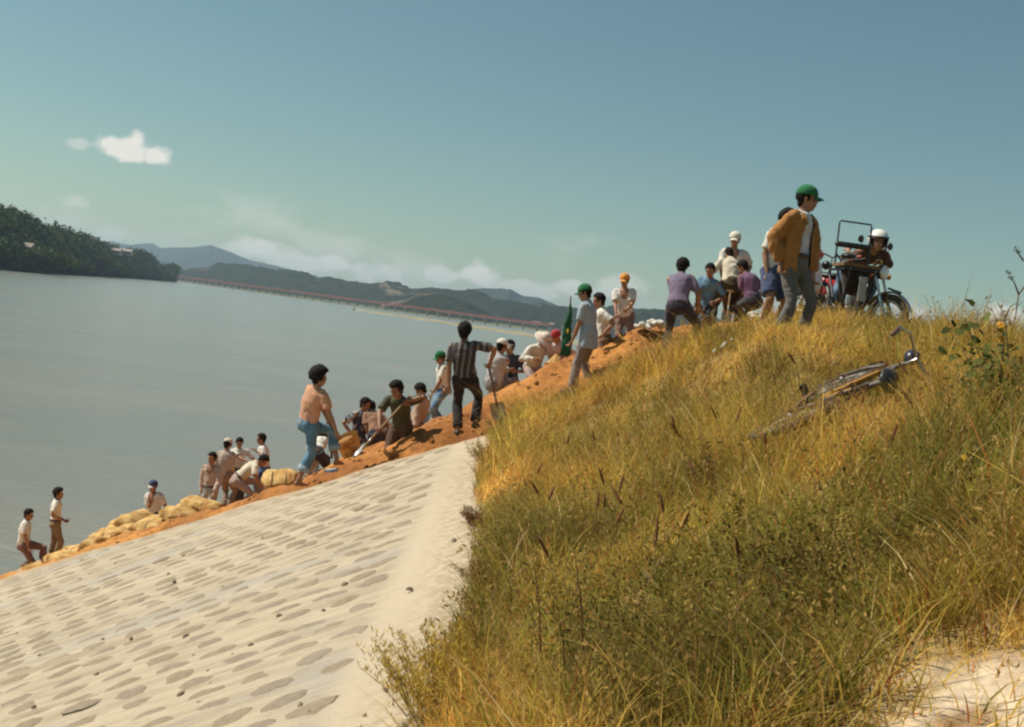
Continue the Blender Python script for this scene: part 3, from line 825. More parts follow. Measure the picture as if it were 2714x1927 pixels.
# patches of the weedier, greener growth, at places found on the ground
GREEN = [(hit(*p), r, s) for p, r, s in (((1750, 1640), .6, 1.3), ((1900, 1800), .6, 1.5), ((2100, 1700), .4, 1.0), ((1450, 1430), .9, .8), ((2550, 1250), .8, 1.0), ((2000, 1500), .5, .5), ((1300, 1500), .3, .6), ((2350, 1520), .4, .4), ((1700, 1300), .7, .35))]
def green_field(X, Y):
    g = 0.75 * fbm(np.stack([X * 1.5, Y * 1.1, 0 * X], 1), 4, 201)
    for p, r, s in GREEN:
        if p is not None: g = g + s * np.exp(-((X - p.x) ** 2 + ((Y - p.y) * .8) ** 2) / r ** 2)
    return g
def blades(N, seed, hmin, hmax, wmin, spread, kind='blade'):
    rng = np.random.default_rng(seed)
    X = rng.uniform(-1.2, 9.2, N * 3); Y = 2.0 + (16.5 - 2.0) * rng.random(N * 3) ** 1.25
    d = np.sqrt(X ** 2 + Y ** 2)
    ok = in_grass(X, Y) & (rng.random(len(X)) < 1 - 0.86 * bare_amount(X, Y)) & (rng.random(len(X)) < np.minimum(1, (5.5 / d) ** .55))
    clump = fbm(np.stack([X * 4.5, Y * 4.5, 0 * X], 1), 2, 90)
    ok &= rng.random(len(X)) < np.clip(.72 + .75 * clump, .10, 1)
    X, Y = X[ok], Y[ok]; Z = ground_h(X, Y)
    ok = in_frame(X, Y, Z); X, Y, Z = X[ok][:N], Y[ok][:N], Z[ok][:N]
    n = len(X); d = np.sqrt(X ** 2 + Y ** 2)
    g = green_field(X, Y)
    hp = 0.75 + 0.45 * fbm(np.stack([X * .8, Y * .8, 0 * X], 1), 3, 95)
    edge_fade = np.clip((X - grass_edge_x(Y)) / 0.35 + .45, .45, 1)
    h = (hmin + (hmax - hmin) * rng.random(n) ** 1.3) * np.clip(hp, .4, 1.4) * edge_fade
    h *= 1 - .6 * np.clip(bare_amount(X, Y) * 1.5, 0, 1)
    az = rng.random(n) * 2 * math.pi
    flow = 2.6 * fbm(np.stack([X * .7, Y * .7, 0 * X + 9], 1), 2, 97)
    lean = spread * (0.35 + 1.1 * rng.random(n) ** 1.5)
    LX = np.cos(az) * lean + .22 * np.cos(flow) - .10; LY = np.sin(az) * lean + .18 * np.sin(flow)
    w = np.maximum(wmin * (0.6 + .8 * rng.random(n)), d * 0.00030)
    wa = rng.random(n) * math.pi; WX, WY = np.cos(wa), np.sin(wa)
    S = [0.0, 0.38, 0.72, 1.0] if kind == 'blade' else [0.0, .5, .85, 1.0]
    WW = [0.8, 1.0, 0.65] if kind == 'blade' else [.5, .45, .4]
    V = np.zeros((n, 7, 3)); droop = (0.25 + .8 * rng.random(n)) * lean
    for k, s in enumerate(S):
        px = X + h * (LX * s ** 1.0 * .55 + LX * s ** 2.4 * .75); py = Y + h * (LY * s * .55 + LY * s ** 2.4 * .75)
        pz = Z - .01 + h * (s - .34 * droop * s ** 3)
        if k < 3:
            V[:, 2 * k] = np.stack([px - WX * w * WW[k], py - WY * w * WW[k], pz], 1); V[:, 2 * k + 1] = np.stack([px + WX * w * WW[k], py + WY * w * WW[k], pz], 1)
        else: V[:, 6] = np.stack([px, py, pz], 1)
    base = np.arange(n)[:, None] * 7
    T = np.array([[0, 1, 3], [0, 3, 2], [2, 3, 5], [2, 5, 4], [4, 5, 6]])
    F = (base[:, None, :] + T[None, :, :]).reshape(-1, 3)
    straw = np.array([.80, .51, .13]); olive = np.array([.54, .39, .070]); green = np.array([.26, .255, .048]); rust = np.array([.46, .165, .045]); pale = np.array([.80, .63, .31])
    u = np.clip(g * .7 + .53 + .30 * rng.normal(size=n), 0, 1)[:, None]
    c = np.where(u < .5, straw * (1 - 2 * u) + olive * (2 * u), olive * (2 - 2 * u) + green * (2 * u - 1))
    q = rng.random(n)[:, None]
    c = np.where(q < .12, rust, c); c = np.where((q > .12) & (q < .17), pale, c)
    cl = 1 + .55 * fbm(np.stack([X * 3.6, Y * 3.0, 0 * X], 1), 3, 131)
    c = c * (np.clip(cl, .45, 1.5) * (.65 + .6 * rng.random(n)))[:, None]
    C = np.repeat(c[:, None, :], 7, 1)
    C[:, :2] *= .85; C[:, 4:] = C[:, 4:] * .7 + straw * .3 * (1 - .6 * u)[:, None, :]
    tip = np.stack([V[:, 6, 0], V[:, 6, 1], V[:, 6, 2]], 1)
    return V.reshape(-1, 3), F, C.reshape(-1, 3), tip, c
m_grass = attr_mat('grass_blades', 0.75, 0.48, 0.25)
Va, Fa, Ca, ta, ca = blades(195000, 1, .12, .52, .0027, .62)
me = mesh_np('grass', Va, Fa, False); set_col(me, Ca)
grass = new_obj('grass', me, None, m_grass); tag(grass, 'dry yellow and olive grass covering the levee slope', 'grass', kind='stuff')
# thin seed-bearing stems above the turf
Vb, Fb, Cb, tips, cb = blades(13000, 2, .26, .50, .0016, .42, 'stem')
rng = np.random.default_rng(3)
sel = np.arange(len(tips)); n = len(sel); K = 5
o_ = tips[sel][:, None, :] + rng.normal(size=(n, K, 3)) * np.array([.012, .012, .028]) - np.array([0, 0, .03])
a_ = rng.normal(size=(n, K, 3)) * .006; b_ = np.array([0, 0, .016]) + rng.normal(size=(n, K, 3)) * .005
Vt = np.stack([o_ - a_, o_ + a_, o_ + b_], 2).reshape(-1, 3)
cs = np.array([.44, .28, .09]) * (.6 + .8 * rng.random((n, K, 1)))
Ct = np.repeat(cs.reshape(-1, 3), 3, 0)
V2 = np.concatenate([Vb, Vt]); F2 = np.concatenate([Fb, np.arange(len(Vt)).reshape(-1, 3) + len(Vb)]); C2 = np.concatenate([Cb * np.array([1.1, .95, .9]), Ct])
me = mesh_np('seed_grass', V2, F2, False); set_col(me, C2)
tag(new_obj('seed_grass', me, None, m_grass), 'thin straw stems with seed heads standing above the turf', 'grass', kind='stuff')

# long arching blades in shaggy clumps
Vc, Fc, Cc, tc_, cc_ = blades(11000, 21, .38, .72, .0030, .85)
me = mesh_np('long_grass', Vc, Fc, False); set_col(me, Cc * np.array([.95, .98, 1.0]))
tag(new_obj('long_grass', me, None, m_grass), 'long arching grass blades in shaggy clumps over the turf', 'grass', kind='stuff')

# leafy weeds: dark ground cover, denser where the growth is greener
rng = np.random.default_rng(8)
X = rng.uniform(-1, 6.5, 60000); Y = 2.4 + 11 * rng.random(60000) ** 1.3
ok = in_grass(X, Y); X, Y = X[ok], Y[ok]
gf = green_field(X, Y); bare = bare_amount(X, Y)
ok = rng.random(len(X)) < np.clip((gf - .35) * .30, 0.006, .5) * (1 - .75 * bare) * np.minimum(1, (4.5 / Y))
X, Y, gf = X[ok], Y[ok], gf[ok]; Z = ground_h(X, Y); ok = in_frame(X, Y, Z); X, Y, Z, gf = X[ok][:560], Y[ok][:560], Z[ok][:560], gf[ok][:560]
L = 30; n = len(X)
hh = (.10 + .30 * rng.random(n))[:, None] * (.6 + .5 * np.clip(gf, 0, 1))[:, None]
s = rng.random((n, L)) ** .8; a = rng.random((n, L)) * 2 * math.pi; rad = (.02 + .075 * (1 - s)) * (.6 + .8 * rng.random((n, L)))
cx = X[:, None] + np.cos(a) * rad; cy = Y[:, None] + np.sin(a) * rad; cz = Z[:, None] + s * hh + .01
ln = .016 + .040 * rng.random((n, L)); wd = ln * .17; tilt = .2 + 1.0 * rng.random((n, L))
D = np.stack([np.cos(a) * np.cos(tilt), np.sin(a) * np.cos(tilt), np.sin(tilt) - .3], 2); Sd = np.stack([-np.sin(a), np.cos(a), .3 * rng.normal(size=(n, L))], 2)
C0 = np.stack([cx, cy, cz], 2)
V = np.stack([C0, C0 + D * ln[..., None] * .5 + Sd * wd[..., None], C0 + D * ln[..., None] * 1.1, C0 + D * ln[..., None] * .5 - Sd * wd[..., None]], 2).reshape(-1, 3)
me = mesh_np('weeds', V, np.arange(len(V)).reshape(-1, 4), False)
wc = np.array([.185, .145, .032]) * (.4 + .9 * rng.random((n, 1, 1))) * (.7 + .6 * rng.random((n, L, 1))) + np.array([.05, .03, .0]) * (rng.random((n, 1, 1)) < .25)
set_col(me, np.repeat(wc.reshape(-1, 3), 4, 0))
tag(new_obj('weeds', me, None, attr_mat('weed_leaves', .9, .30, .08)), 'low dark green leafy weeds in the grass', 'weeds', kind='stuff')

# single plants that stand out
m_stem = pmat('weed_stem', (.20, .13, .045), .8, var=.4, vscale=10); m_redstem = pmat('red_stem', (.17, .045, .025), .75, var=.4, vscale=8)
m_fox = pmat('foxtail_spike', (.33, .115, .035), .85, var=.5, vscale=60, bump=1.0, bscale=300)
FOX = [(1445, 1385), (1425, 1400), (1605, 1370), (1612, 1412), (1570, 1430), (1590, 1420), (1665, 1440), (1600, 1480), (1755, 1470), (1775, 1500), (1632, 1230), (1575, 1215), (1488, 1225), (1815, 1215), (1790, 1190), (1925, 1200), (1850, 1330),
       (1718, 1590), (1470, 1590), (2120, 1010), (2425, 1070), (2435, 1160), (2022, 1255), (2330, 1290), (1950, 1600), (2250, 1180), (1905, 1170), (1400, 1300)]
rr = random.Random(4)
for k, (px, py) in enumerate(FOX):
    tip = None
    p = hit(px, py + 40)
    if p is None: continue
    hgt = rr.uniform(.30, .42); lx, ly = rr.uniform(-.12, .06), rr.uniform(-.06, .06)
    root = empty('foxtail', (p.x, p.y, float(ground_h(np.array([p.x]), np.array([p.y]))[0])))
    g = Geo(); g.tube([(0, 0, -.02), (lx * .3, ly * .3, hgt * .5), (lx * .75, ly * .75, hgt * .85)], [.002, .0018, .0014], 5); g.obj('stem', m_stem, root)
    g = Geo(); q = hgt
    g.tube([(lx * .75, ly * .75, q * .84), (lx * .95, ly * .95, q * .92), (lx * 1.25, ly * 1.25, q * 1.04), (lx * 1.5, ly * 1.5, q * 1.12)], [.005, .0085, .0075, .003], 8)
    g.obj('seed_spike', m_fox, root)
    for s_ in range(2):
        a = rr.random() * 6.28
        g = Geo(); g.tube([(0, 0, hgt * (.2 + .2 * s_)), (math.cos(a) * .06, math.sin(a) * .06, hgt * (.4 + .2 * s_)), (math.cos(a) * .13, math.sin(a) * .13, hgt * (.42 + .2 * s_))], [(.002, .001), (.004, .001), (.001, .0006)], 5); g.obj('leaf', m_stem, root)
    tag(root, 'slender foxtail stem with a rust red seed spike in the dry grass', 'foxtail', 'foxtails standing in the grass')

def leaf_quads(base, dirs, ln, wd, rng):
    n = len(base); sd = np.cross(dirs, rng.normal(size=(n, 3))); sd /= np.linalg.norm(sd, axis=1)[:, None] + 1e-9
    return np.stack([base, base + dirs * ln[:, None] * .45 + sd * wd[:, None], base + dirs * ln[:, None], base + dirs * ln[:, None] * .45 - sd * wd[:, None]], 1).reshape(-1, 3)
m_leaf = attr_mat('plant_leaves', .85, .28, .12)
def feathery(px, py, h, spread, nst, seed, colr, label, lean=(0, 0), name='feathery_weed', zoff=0):
    p = hit(px, py) or hit_bank(px, py); rng = np.random.default_rng(seed); root = empty(name, (p.x, p.y, p.z - .02))
    Vs = []; g = Geo()
    for k in range(nst):
        a = rng.random() * 6.28; r = spread * rng.random() ** .6; hk = h * (.55 + .5 * rng.random()) * (1 - .25 * r / spread)
        b0_ = np.array([math.cos(a) * r * .35, math.sin(a) * r * .35, 0]); tp = np.array([math.cos(a) * r + lean[0] * hk, math.sin(a) * r + lean[1] * hk, hk]); mid = (b0_ + tp) / 2 + np.array([0, 0, hk * .12])
        if k % 2 == 0: g.tube([tuple(b0_), tuple(mid), tuple(tp)], [.003, .002, .001], 4, round_caps=False)
        n = 70; s = .15 + .85 * rng.random(n)
        pts = (1 - s)[:, None] ** 2 * b0_ + 2 * (s * (1 - s))[:, None] * mid + (s ** 2)[:, None] * tp
        side = rng.normal(size=(n, 3)) * .6; side[:, 2] = abs(side[:, 2]) + .45; side /= np.linalg.norm(side, axis=1)[:, None]
        br = (.055 * (1.15 - s))[:, None] * rng.random(n)[:, None]
        Vs.append(leaf_quads(pts + side * br, side, .016 + .022 * rng.random(n), .0016 + .0016 * rng.random(n), rng))
    g.obj('stem', m_stem, root)
    V = np.concatenate(Vs); me = mesh_np('foliage', V, np.arange(len(V)).reshape(-1, 4), False)
    q = len(V) // 4; c = np.array(colr) * (.65 + .7 * rng.random((q, 1))); set_col(me, np.repeat(c, 4, 0)); new_obj('foliage', me, root, m_leaf)
    tag(root, label, 'weed', 'feathery weeds along the edge of the sand')
feathery(1150, 1895, .42, .34, 90, 1, (.52, .36, .065), 'bushy ochre green feathery weed spilling over the pale strip at the bottom', (-.12, 0))
feathery(1215, 1800, .30, .22, 50, 2, (.50, .34, .07), 'smaller feathery weed just above the bushy ochre one', (-.1, 0))
feathery(1290, 1235, .30, .22, 40, 3, (.38, .26, .06), 'feathery weed leaning over the top end of the pale strip', (-.35, 0))
feathery(1262, 1405, .20, .12, 22, 4, (.24, .13, .06), 'small reddish feathery tuft at the middle of the pale strip', (-.4, 0))
feathery(1275, 1560, .20, .14, 24, 5, (.20, .13, .05), 'low feathery tuft on the pale strip below the reddish one', (-.35, 0))
feathery(1040, 1215, .16, .16, 26, 6, (.23, .13, .055), 'withered brown weed clump on the fill beside the green shirted digger', (-.1, 0))
# tall bare red stalks
for k, (px, py, h, lx, lab) in enumerate([(1430, 1895, .62, -.10, 'tall bent dark red weed stalk nearest the feathery bush'), (1545, 1900, .66, -.12, 'tall straight dark red stalk at the bottom, second from the feathery bush'), (1500, 1880, .40, -.08, 'shorter red stalk between two tall ones at the bottom'),
                                        (1960, 1850, .50, .10, 'slanting red stalk over the dark weeds'), (2290, 1560, .34, .08, 'bright red stalk above the bare sandy corner'), (1890, 1330, .38, -.12, 'thin dark branching stalk in the middle of the slope')]):
    p = hit(px, py); root = empty('weed_stalk', (p.x, p.y, p.z - .02)); g = Geo()
    q = [(0, 0, 0), (lx * .2, .02, h * .35), (lx * .55, 0, h * .7), (lx, -.02, h)]
    g.tube(q, [.0045, .004, .003, .0015], 6); g.obj('stem', m_redstem, root)
    g = Geo(); rq = random.Random(k)
    for s_ in range(5):
        f_ = .35 + .13 * s_; a = rq.random() * 6.28
        g.tube([(lx * f_, 0, h * f_), (lx * f_ + math.cos(a) * .05, math.sin(a) * .05, h * f_ + .06)], [.002, .0008], 4)
    g.obj('twig', m_redstem, root)
    rng = np.random.default_rng(k + 50); n = 40; f_ = .25 + .75 * rng.random(n); dr = rng.normal(size=(n, 3)); dr[:, 2] = abs(dr[:, 2]) * .5; dr /= np.linalg.norm(dr, axis=1)[:, None]
    bs_ = np.stack([lx * f_, 0 * f_, h * f_], 1) + dr * .02
    V = leaf_quads(bs_, dr, .02 + .03 * rng.random(n), .004 + .003 * rng.random(n), rng); me = mesh_np('leaves', V, np.arange(len(V)).reshape(-1, 4), False)
    set_col(me, np.repeat(np.array([.12, .11, .03]) * (.6 + .8 * rng.random((n, 1))), 4, 0)); new_obj('leaves', me, root, m_leaf)
    tag(root, lab, 'weed stalk', 'red weed stalks')

# the broad-leaved flowering shrub at the right edge
sp = hit(2640, 1130); root = empty('flowering_shrub', (sp.x, sp.y, sp.z - .03))
tag(root, 'dark broad leaved shrub with yellow flowers at the right edge', 'shrub')
rng = np.random.default_rng(12); g = Geo(); Vs = []; Cs = []
for k in range(24):
    a = rng.random() * 6.28; r = .42 * rng.random() ** .5; h = .22 + .46 * rng.random()
    tp = Vector((math.cos(a) * r - .06, math.sin(a) * r, h)); g.tube([(0, 0, 0), (tp.x * .4, tp.y * .4, h * .55), tuple(tp)], [.006, .004, .002], 5)
    for q in range(26):
        s = .3 + .7 * rng.random(); c = np.array([tp.x * s, tp.y * s, h * s]) + rng.normal(size=3) * .05
        nrm = Vector((rng.normal() * .5 - .2, rng.normal() * .5 - .4, .8)).normalized(); e1 = nrm.orthogonal().normalized(); e2 = nrm.cross(e1); rot = rng.random() * 6.28; sz = .013 + .020 * rng.random()
        n = 12; base = len(Vs) * 13
        pts = [c + np.array(nrm) * (-.15 * sz)]
        for j in range(n):
            t = 2 * math.pi * j / n; rr_ = sz * (1 + .22 * math.cos(3 * t)) * (.55 if j == 0 else 1); d = e1 * math.cos(t + rot) + e2 * math.sin(t + rot)
            pts.append(c + np.array(d) * rr_ + np.array(nrm) * (.12 * sz * math.cos(2 * t)))
        Vs.append(np.array(pts)); Cs.append(np.array([.115, .125, .030]) * (.4 + .9 * rng.random()))
g.obj('stem', m_stem, root)
lf_me = None
for k, (pts, cc) in enumerate(zip(Vs, Cs)):
    me = mesh_np('leaf', pts, [(0, 1 + j, 1 + (j + 1) % 12) for j in range(12)]); set_col(me, np.repeat(cc[None, :], 13, 0)); new_obj('leaf', me, root, m_leaf)
m_yel = pmat('yellow_petal', (.75, .40, .02), .6, col2=(.70, .30, .01), vscale=40)
for (px, py) in ((2654, 863), (2654, 898), (2658, 970), (2556, 1213)):
    c = at(px, py, sp.y - .15) if px > 2600 else hit(px, py, .25)
    g = Geo(); cl = c - root.location
    ax = (Vector((1, 0, 0)), Vector((0, .5, .87)), Vector((0, -.87, .5)))
    for j in range(6):
        t = j * math.pi / 3; d = ax[0] * math.cos(t) + ax[1] * math.sin(t); s2 = ax[2].cross(d); rr_ = .022 if px > 2600 else .012
        g.ell(cl + d * rr_ * .6, (d, s2, ax[2]), (rr_ * .62, rr_ * .42, rr_ * .22), 8, 5)
    g.obj('flower', m_yel, root)
# bare forked twig weed against the sky by the shrub
p = hit(2690, 1080); root = empty('forked_twig', (p.x, p.y, p.z)); g = Geo()
def tw(*q): g.tube([at(x, y, p.y) - p for x, y in q], [.006 * (1 - .7 * i / max(1, len(q) - 1)) for i in range(len(q))], 5)
tw((2680, 1060), (2670, 900), (2663, 838), (2643, 800)); tw((2664, 842), (2678, 812), (2698, 802)); tw((2700, 780), (2688, 748), (2674, 730)); tw((2715, 760), (2700, 780), (2690, 850), (2675, 900)); tw((2712, 690), (2702, 676), (2692, 664))
g.obj('twig', m_stem, root)
rng = np.random.default_rng(33); n = 60; tips_ = [(2672, 726), (2676, 740), (2690, 664), (2698, 672), (2663, 850), (2640, 850), (2676, 860)]
bs_ = np.array([at(*tips_[i % 7], p.y) - p for i in range(n)]) + rng.normal(size=(n, 3)) * .006; dr = rng.normal(size=(n, 3)); dr[:, 2] = abs(dr[:, 2]) + .6; dr /= np.linalg.norm(dr, axis=1)[:, None]
V = leaf_quads(bs_, dr, .018 + .015 * rng.random(n), .004 + 0 * rng.random(n), rng); me = mesh_np('leaves', V, np.arange(len(V)).reshape(-1, 4), False); set_col(me, np.repeat(np.array([[.14, .11, .05]]), len(V), 0)); new_obj('leaves', me, root, m_leaf)
tag(root, 'bare forked weed twig against the sky at the right edge', 'weed')
# ---------------------------------------------------------------- people
TMP = bpy.data.scenes.new('remesh_tmp')
def remesh(g, voxel, smooth=3, fac=0.5):
    me = bpy.data.meshes.new('t'); me.from_pydata(g.V, [], g.F); me.update()
    ob = bpy.data.objects.new('t', me); TMP.collection.objects.link(ob)
    md = ob.modifiers.new('r', 'REMESH'); md.mode = 'VOXEL'; md.voxel_size = voxel; md.use_smooth_shade = True
    if smooth:
        sm = ob.modifiers.new('s', 'SMOOTH'); sm.factor = fac; sm.iterations = smooth
    vl = TMP.view_layers[0]; vl.update(); dg = vl.depsgraph
    out = bpy.data.meshes.new_from_object(ob.evaluated_get(dg), depsgraph=dg)
    n = len(out.vertices); V = np.zeros(n * 3); out.vertices.foreach_get('co', V); V = V.reshape(-1, 3)
    F = np.zeros(len(out.loops), dtype=np.int64); out.loops.foreach_get('vertex_index', F)
    ok = len(out.loops) == 4 * len(out.polygons)
    F = F.reshape(-1, 4) if ok else None
    NR = np.zeros(n * 3); out.vertices.foreach_get('normal', NR); NR = NR.reshape(-1, 3)
    faces = F if ok else [tuple(p.vertices) for p in out.polygons]
    bpy.data.objects.remove(ob); bpy.data.meshes.remove(me); bpy.data.meshes.remove(out)
    return V, faces, NR

def fabric(name, col, pattern=None, c2=None, rough=.9):
    key = 'fabric_' + name
    if key in _mats: return _mats[key]
    m = bpy.data.materials.new(key); m.use_nodes = True; nt = m.node_tree; b = nt.nodes['Principled BSDF']
    b.inputs['Roughness'].default_value = rough; b.inputs['Specular IOR Level'].default_value = .15
    b.inputs['Sheen Weight'].default_value = .15
    t = nt.nodes.new('ShaderNodeTexCoord'); ob = t.outputs['Object']
    c = mixc(nt, mrange(nt, noise(nt, ob, 9.0, 4.0), .3, .7), col, tuple(q * .82 for q in col))
    if pattern == 'stripes':
        w = nt.nodes.new('ShaderNodeTexWave'); w.wave_type = 'BANDS'; w.bands_direction = 'X'; w.inputs['Scale'].default_value = 3.6; w.inputs['Distortion'].default_value = 1.6; w.inputs['Detail'].default_value = 1.5
        nt.links.new(ob, w.inputs['Vector']); c = mixc(nt, mrange(nt, w.outputs['Fac'], .55, .8), c, c2)
        c = mixc(nt, mrange(nt, noise(nt, ob, 30.0, 2.0), .45, .6, 0, .5), c, col)
    if pattern == 'print':
        c = mixc(nt, mrange(nt, noise(nt, ob, 14.0, 2.0, .5), .50, .56), c, c2)
    if pattern == 'plaid':
        for ax, s_ in (('X', 7.0), ('Z', 7.0)):
            w = nt.nodes.new('ShaderNodeTexWave'); w.bands_direction = ax; w.inputs['Scale'].default_value = s_; nt.links.new(ob, w.inputs['Vector'])
            c = mixc(nt, mrange(nt, w.outputs['Fac'], .6, .8, 0, .55), c, c2)
    if pattern == 'denim':
        c = mixc(nt, mrange(nt, noise(nt, ob, 5.0, 3.0), .45, .68), c, c2)
    nt.links.new(c, b.inputs['Base Color'])
    bp = nt.nodes.new('ShaderNodeBump'); bp.inputs['Strength'].default_value = .35; bp.inputs['Distance'].default_value = .006
    nt.links.new(fmath(nt, 'ADD', noise(nt, ob, 260.0, 2.0), fmath(nt, 'MULTIPLY', noise(nt, ob, 28.0, 3.0, .6, .8), 2.0)), bp.inputs['Height']); nt.links.new(bp.outputs[0], b.inputs['Normal'])
    _mats[key] = m
    return m
m_skin = pmat('tanned_skin', (.36, .185, .105), .55, var=.22, vscale=14, bump=.15, bscale=120, spec=.35)
m_hair = pmat('black_hair', (.016, .012, .010), .8, var=.5, vscale=30, bump=1.0, bscale=140, spec=.2)
m_eye = pmat('eye_dark', (.015, .01, .008), .3)
m_lip = pmat('lip', (.25, .09, .07), .6)
m_shoe = pmat('shoe_leather', (.06, .045, .035), .6, var=.3, vscale=20)
m_belt = pmat('belt_leather', (.05, .03, .02), .5)

def ik(a, b, l1, l2, hint):
    d = b - a; L = d.length; mx = (l1 + l2) * .995
    if L > mx: b = a + d * (mx / L); L = mx; d = b - a
    L = max(L, abs(l1 - l2) + .02); u = d.normalized(); b = a + u * L
    q = (l1 * l1 - l2 * l2 + L * L) / (2 * L); h = math.sqrt(max(l1 * l1 - q * q, 0))
    k = hint - u * hint.dot(u)
    k = k.normalized() if k.length > 1e-4 else u.orthogonal().normalized()
    return a + u * q + k * h, b

def lerp(a, b, t): return a + (b - a) * t

WHITE, OFFWH = (.74, .71, .64), (.66, .61, .52)
PEOPLE = []
def person(label, Y, a, hip, neck, L, Rh, fl, fr, head, s=1.0, shirt=None, pants=None, hair='short', hat=None, sleeve='short', hem=.05, leg='long', shoes=True,
           neckcut=0.0, elbow=(None, None), knee=(None, None), jacket=None, belt=False, grip=(.7, .7), vx=.0145, hat_mat=None, shoulders=0.0, hair_mat=None, tw=1.0):
    """Y distance; a facing azimuth (0 away from the camera, 90 to the right); joints as (pixel x, pixel y, nearer/farther metres)"""
    pw = lambda t: t if isinstance(t, Vector) else at(t[0], t[1], Y + (t[2] if len(t) > 2 else 0.0))
    a = R(a); f = Vector((math.sin(a), math.cos(a), 0)); lf = Vector((-math.cos(a), math.sin(a), 0))
    pel = pw(hip); t = (pw(neck) - pel).normalized(); nk = pel + t * (.50 * s)
    sa = R(shoulders); lf2 = lf * math.cos(sa) + f * math.sin(sa)
    l2 = (lf2 - t * lf2.dot(t)).normalized(); f2 = l2.cross(t)
    sh = [nk - t * (.055 * s) + l2 * (sgn * .168 * s) for sgn in (1, -1)]
    hp = [pel + lf * (sgn * .088 * s) - t * (.02 * s) for sgn in (1, -1)]
    tgt = [pw(L), pw(Rh)]; ft = [pw(fl), pw(fr)]
    el, wr, kn, an = [], [], [], []
    for i, sgn in enumerate((1, -1)):
        h = Vector(elbow[i]) if elbow[i] else (-f2 * .7 - t * .35 + l2 * (sgn * .55))
        e, w = ik(sh[i], tgt[i], .285 * s, .255 * s, h); el.append(e); wr.append(w)
        h = Vector(knee[i]) if knee[i] else (f + lf * (sgn * .18))
        k, q = ik(hp[i], ft[i], .425 * s, .415 * s, h); kn.append(k); an.append(q)
    haz, hpit = R(head[0]), R(head[1]); hf0 = Vector((math.sin(haz), math.cos(haz), 0)); Zv = Vector((0, 0, 1))
    hf = hf0 * math.cos(hpit) - Zv * math.sin(hpit); hu = Zv * math.cos(hpit) + hf0 * math.sin(hpit); hl = hu.cross(hf)
    hs = s * 1.01; hc = nk + (t * .4 + hu * .6).normalized() * (.150 * s) + hf * .015
    H = lambda x, y, z: hc + hf * (x * hs) + hl * (y * hs) + hu * (z * hs); pa = (t * .4 + Vector((0, 0, .6))).normalized()
    hax = (hf, hl, hu); S3 = lambda *q: tuple(v * s for v in q); SH = lambda *q: tuple(v * hs for v in q)
    # ---- skin
    g = Geo()
    mid = lerp(pel, nk, .45) - f2 * (.015 * s)
    bend = t.dot(Zv)
    g.tube([pel - pa * .06 * s, pel, lerp(pel, nk, .28), mid + t * .06 * s, lerp(pel, nk, .78), lerp(pel, nk, .93), nk], [S3(.095, .075), S3(.126, .080), S3(.112, .076), S3(.132, .086), S3(.145, .090), S3(.115, .070), S3(.058, .056)] if neckcut == 0 else [S3(.095, .075), S3(.126, .080), S3(.115, .082), S3(.144, .102), S3(.156, .106), S3(.124, .082), S3(.062, .060)], 14, side=l2)
    g.tube([nk - t * .03 * s, lerp(nk, hc, .45), H(-.015, 0, -.05)], S3(.062, .056, .055), 10)
    g.ell(H(-.008, 0, .03), hax, SH(.094, .075, .088), 14, 10); g.ell(H(.022, 0, -.045), hax, SH(.070, .060, .078), 12, 8); g.ell(H(.060, 0, -.098), hax, SH(.028, .030, .024), 10, 6)
    g.ell(H(.098, 0, -.022), hax, SH(.020, .0135, .026), 8, 6); g.ell(H(.078, 0, .018), hax, SH(.018, .052, .012), 10, 6); g.ell(H(.088, 0, -.066), hax, SH(.012, .026, .011), 8, 6)
    for sgn in (1, -1):
        g.ell(H(-.008, sgn * .076, -.012), hax, SH(.018, .010, .031), 8, 6); g.ell(H(.062, sgn * .036, -.035), hax, SH(.02, .02, .02), 8, 6)
    hands = []
    for i, sgn in enumerate((1, -1)):
        g.tube([sh[i] - l2 * sgn * .05 * s, sh[i], lerp(sh[i], el[i], .5), el[i], lerp(el[i], wr[i], .35), wr[i]], S3(.05, .056, .047, .039, .041, .026), 10)
        fd = (wr[i] - el[i]).normalized(); side = fd.cross(f2 + Vector((.01, .02, .03))); side = (side if side.length > .1 else l2).normalized(); pn = side.cross(fd)
        pc = wr[i] + fd * .052 * s
        g.ell(pc, (fd, side, pn), S3(.056, .042, .017), 10, 7); hands.append((pc, fd, side, pn))
        g.tube([hp[i], lerp(hp[i], kn[i], .3), lerp(hp[i], kn[i], .75), kn[i], lerp(kn[i], an[i], .3), lerp(kn[i], an[i], .75), an[i]], (S3(.068, .066, .052, .050, .056, .040, .036) if leg != 'shorts' else S3(.070, .070, .066, .055, .058, .040, .036)), 10)
        toe = f * math.cos(R(8)) + lf * (sgn * .16); toe.z = 0; toe.normalize()
        g.tube([an[i] - toe * .035 * s - Zv * .045 * s, an[i] + toe * .05 * s - Zv * .045 * s, an[i] + toe * .125 * s - Zv * .058 * s, an[i] + toe * .165 * s - Zv * .062 * s], [S3(.032, .036), S3(.038, .038), S3(.044, .022), S3(.034, .014)], 10, side=toe.cross(Zv))
    V, F, NR = remesh(g, vx, 2)
    zmin = min(an[0].z, an[1].z) - .078 * s
    org = Vector((pel.x, pel.y, zmin)); rot = Matrix.Rotation(-a, 3, 'Z'); inv = np.array(rot.transposed())
    loc = lambda V: (np.asarray(V, dtype=float) - np.array(org)) @ inv.T
    fg = Geo()
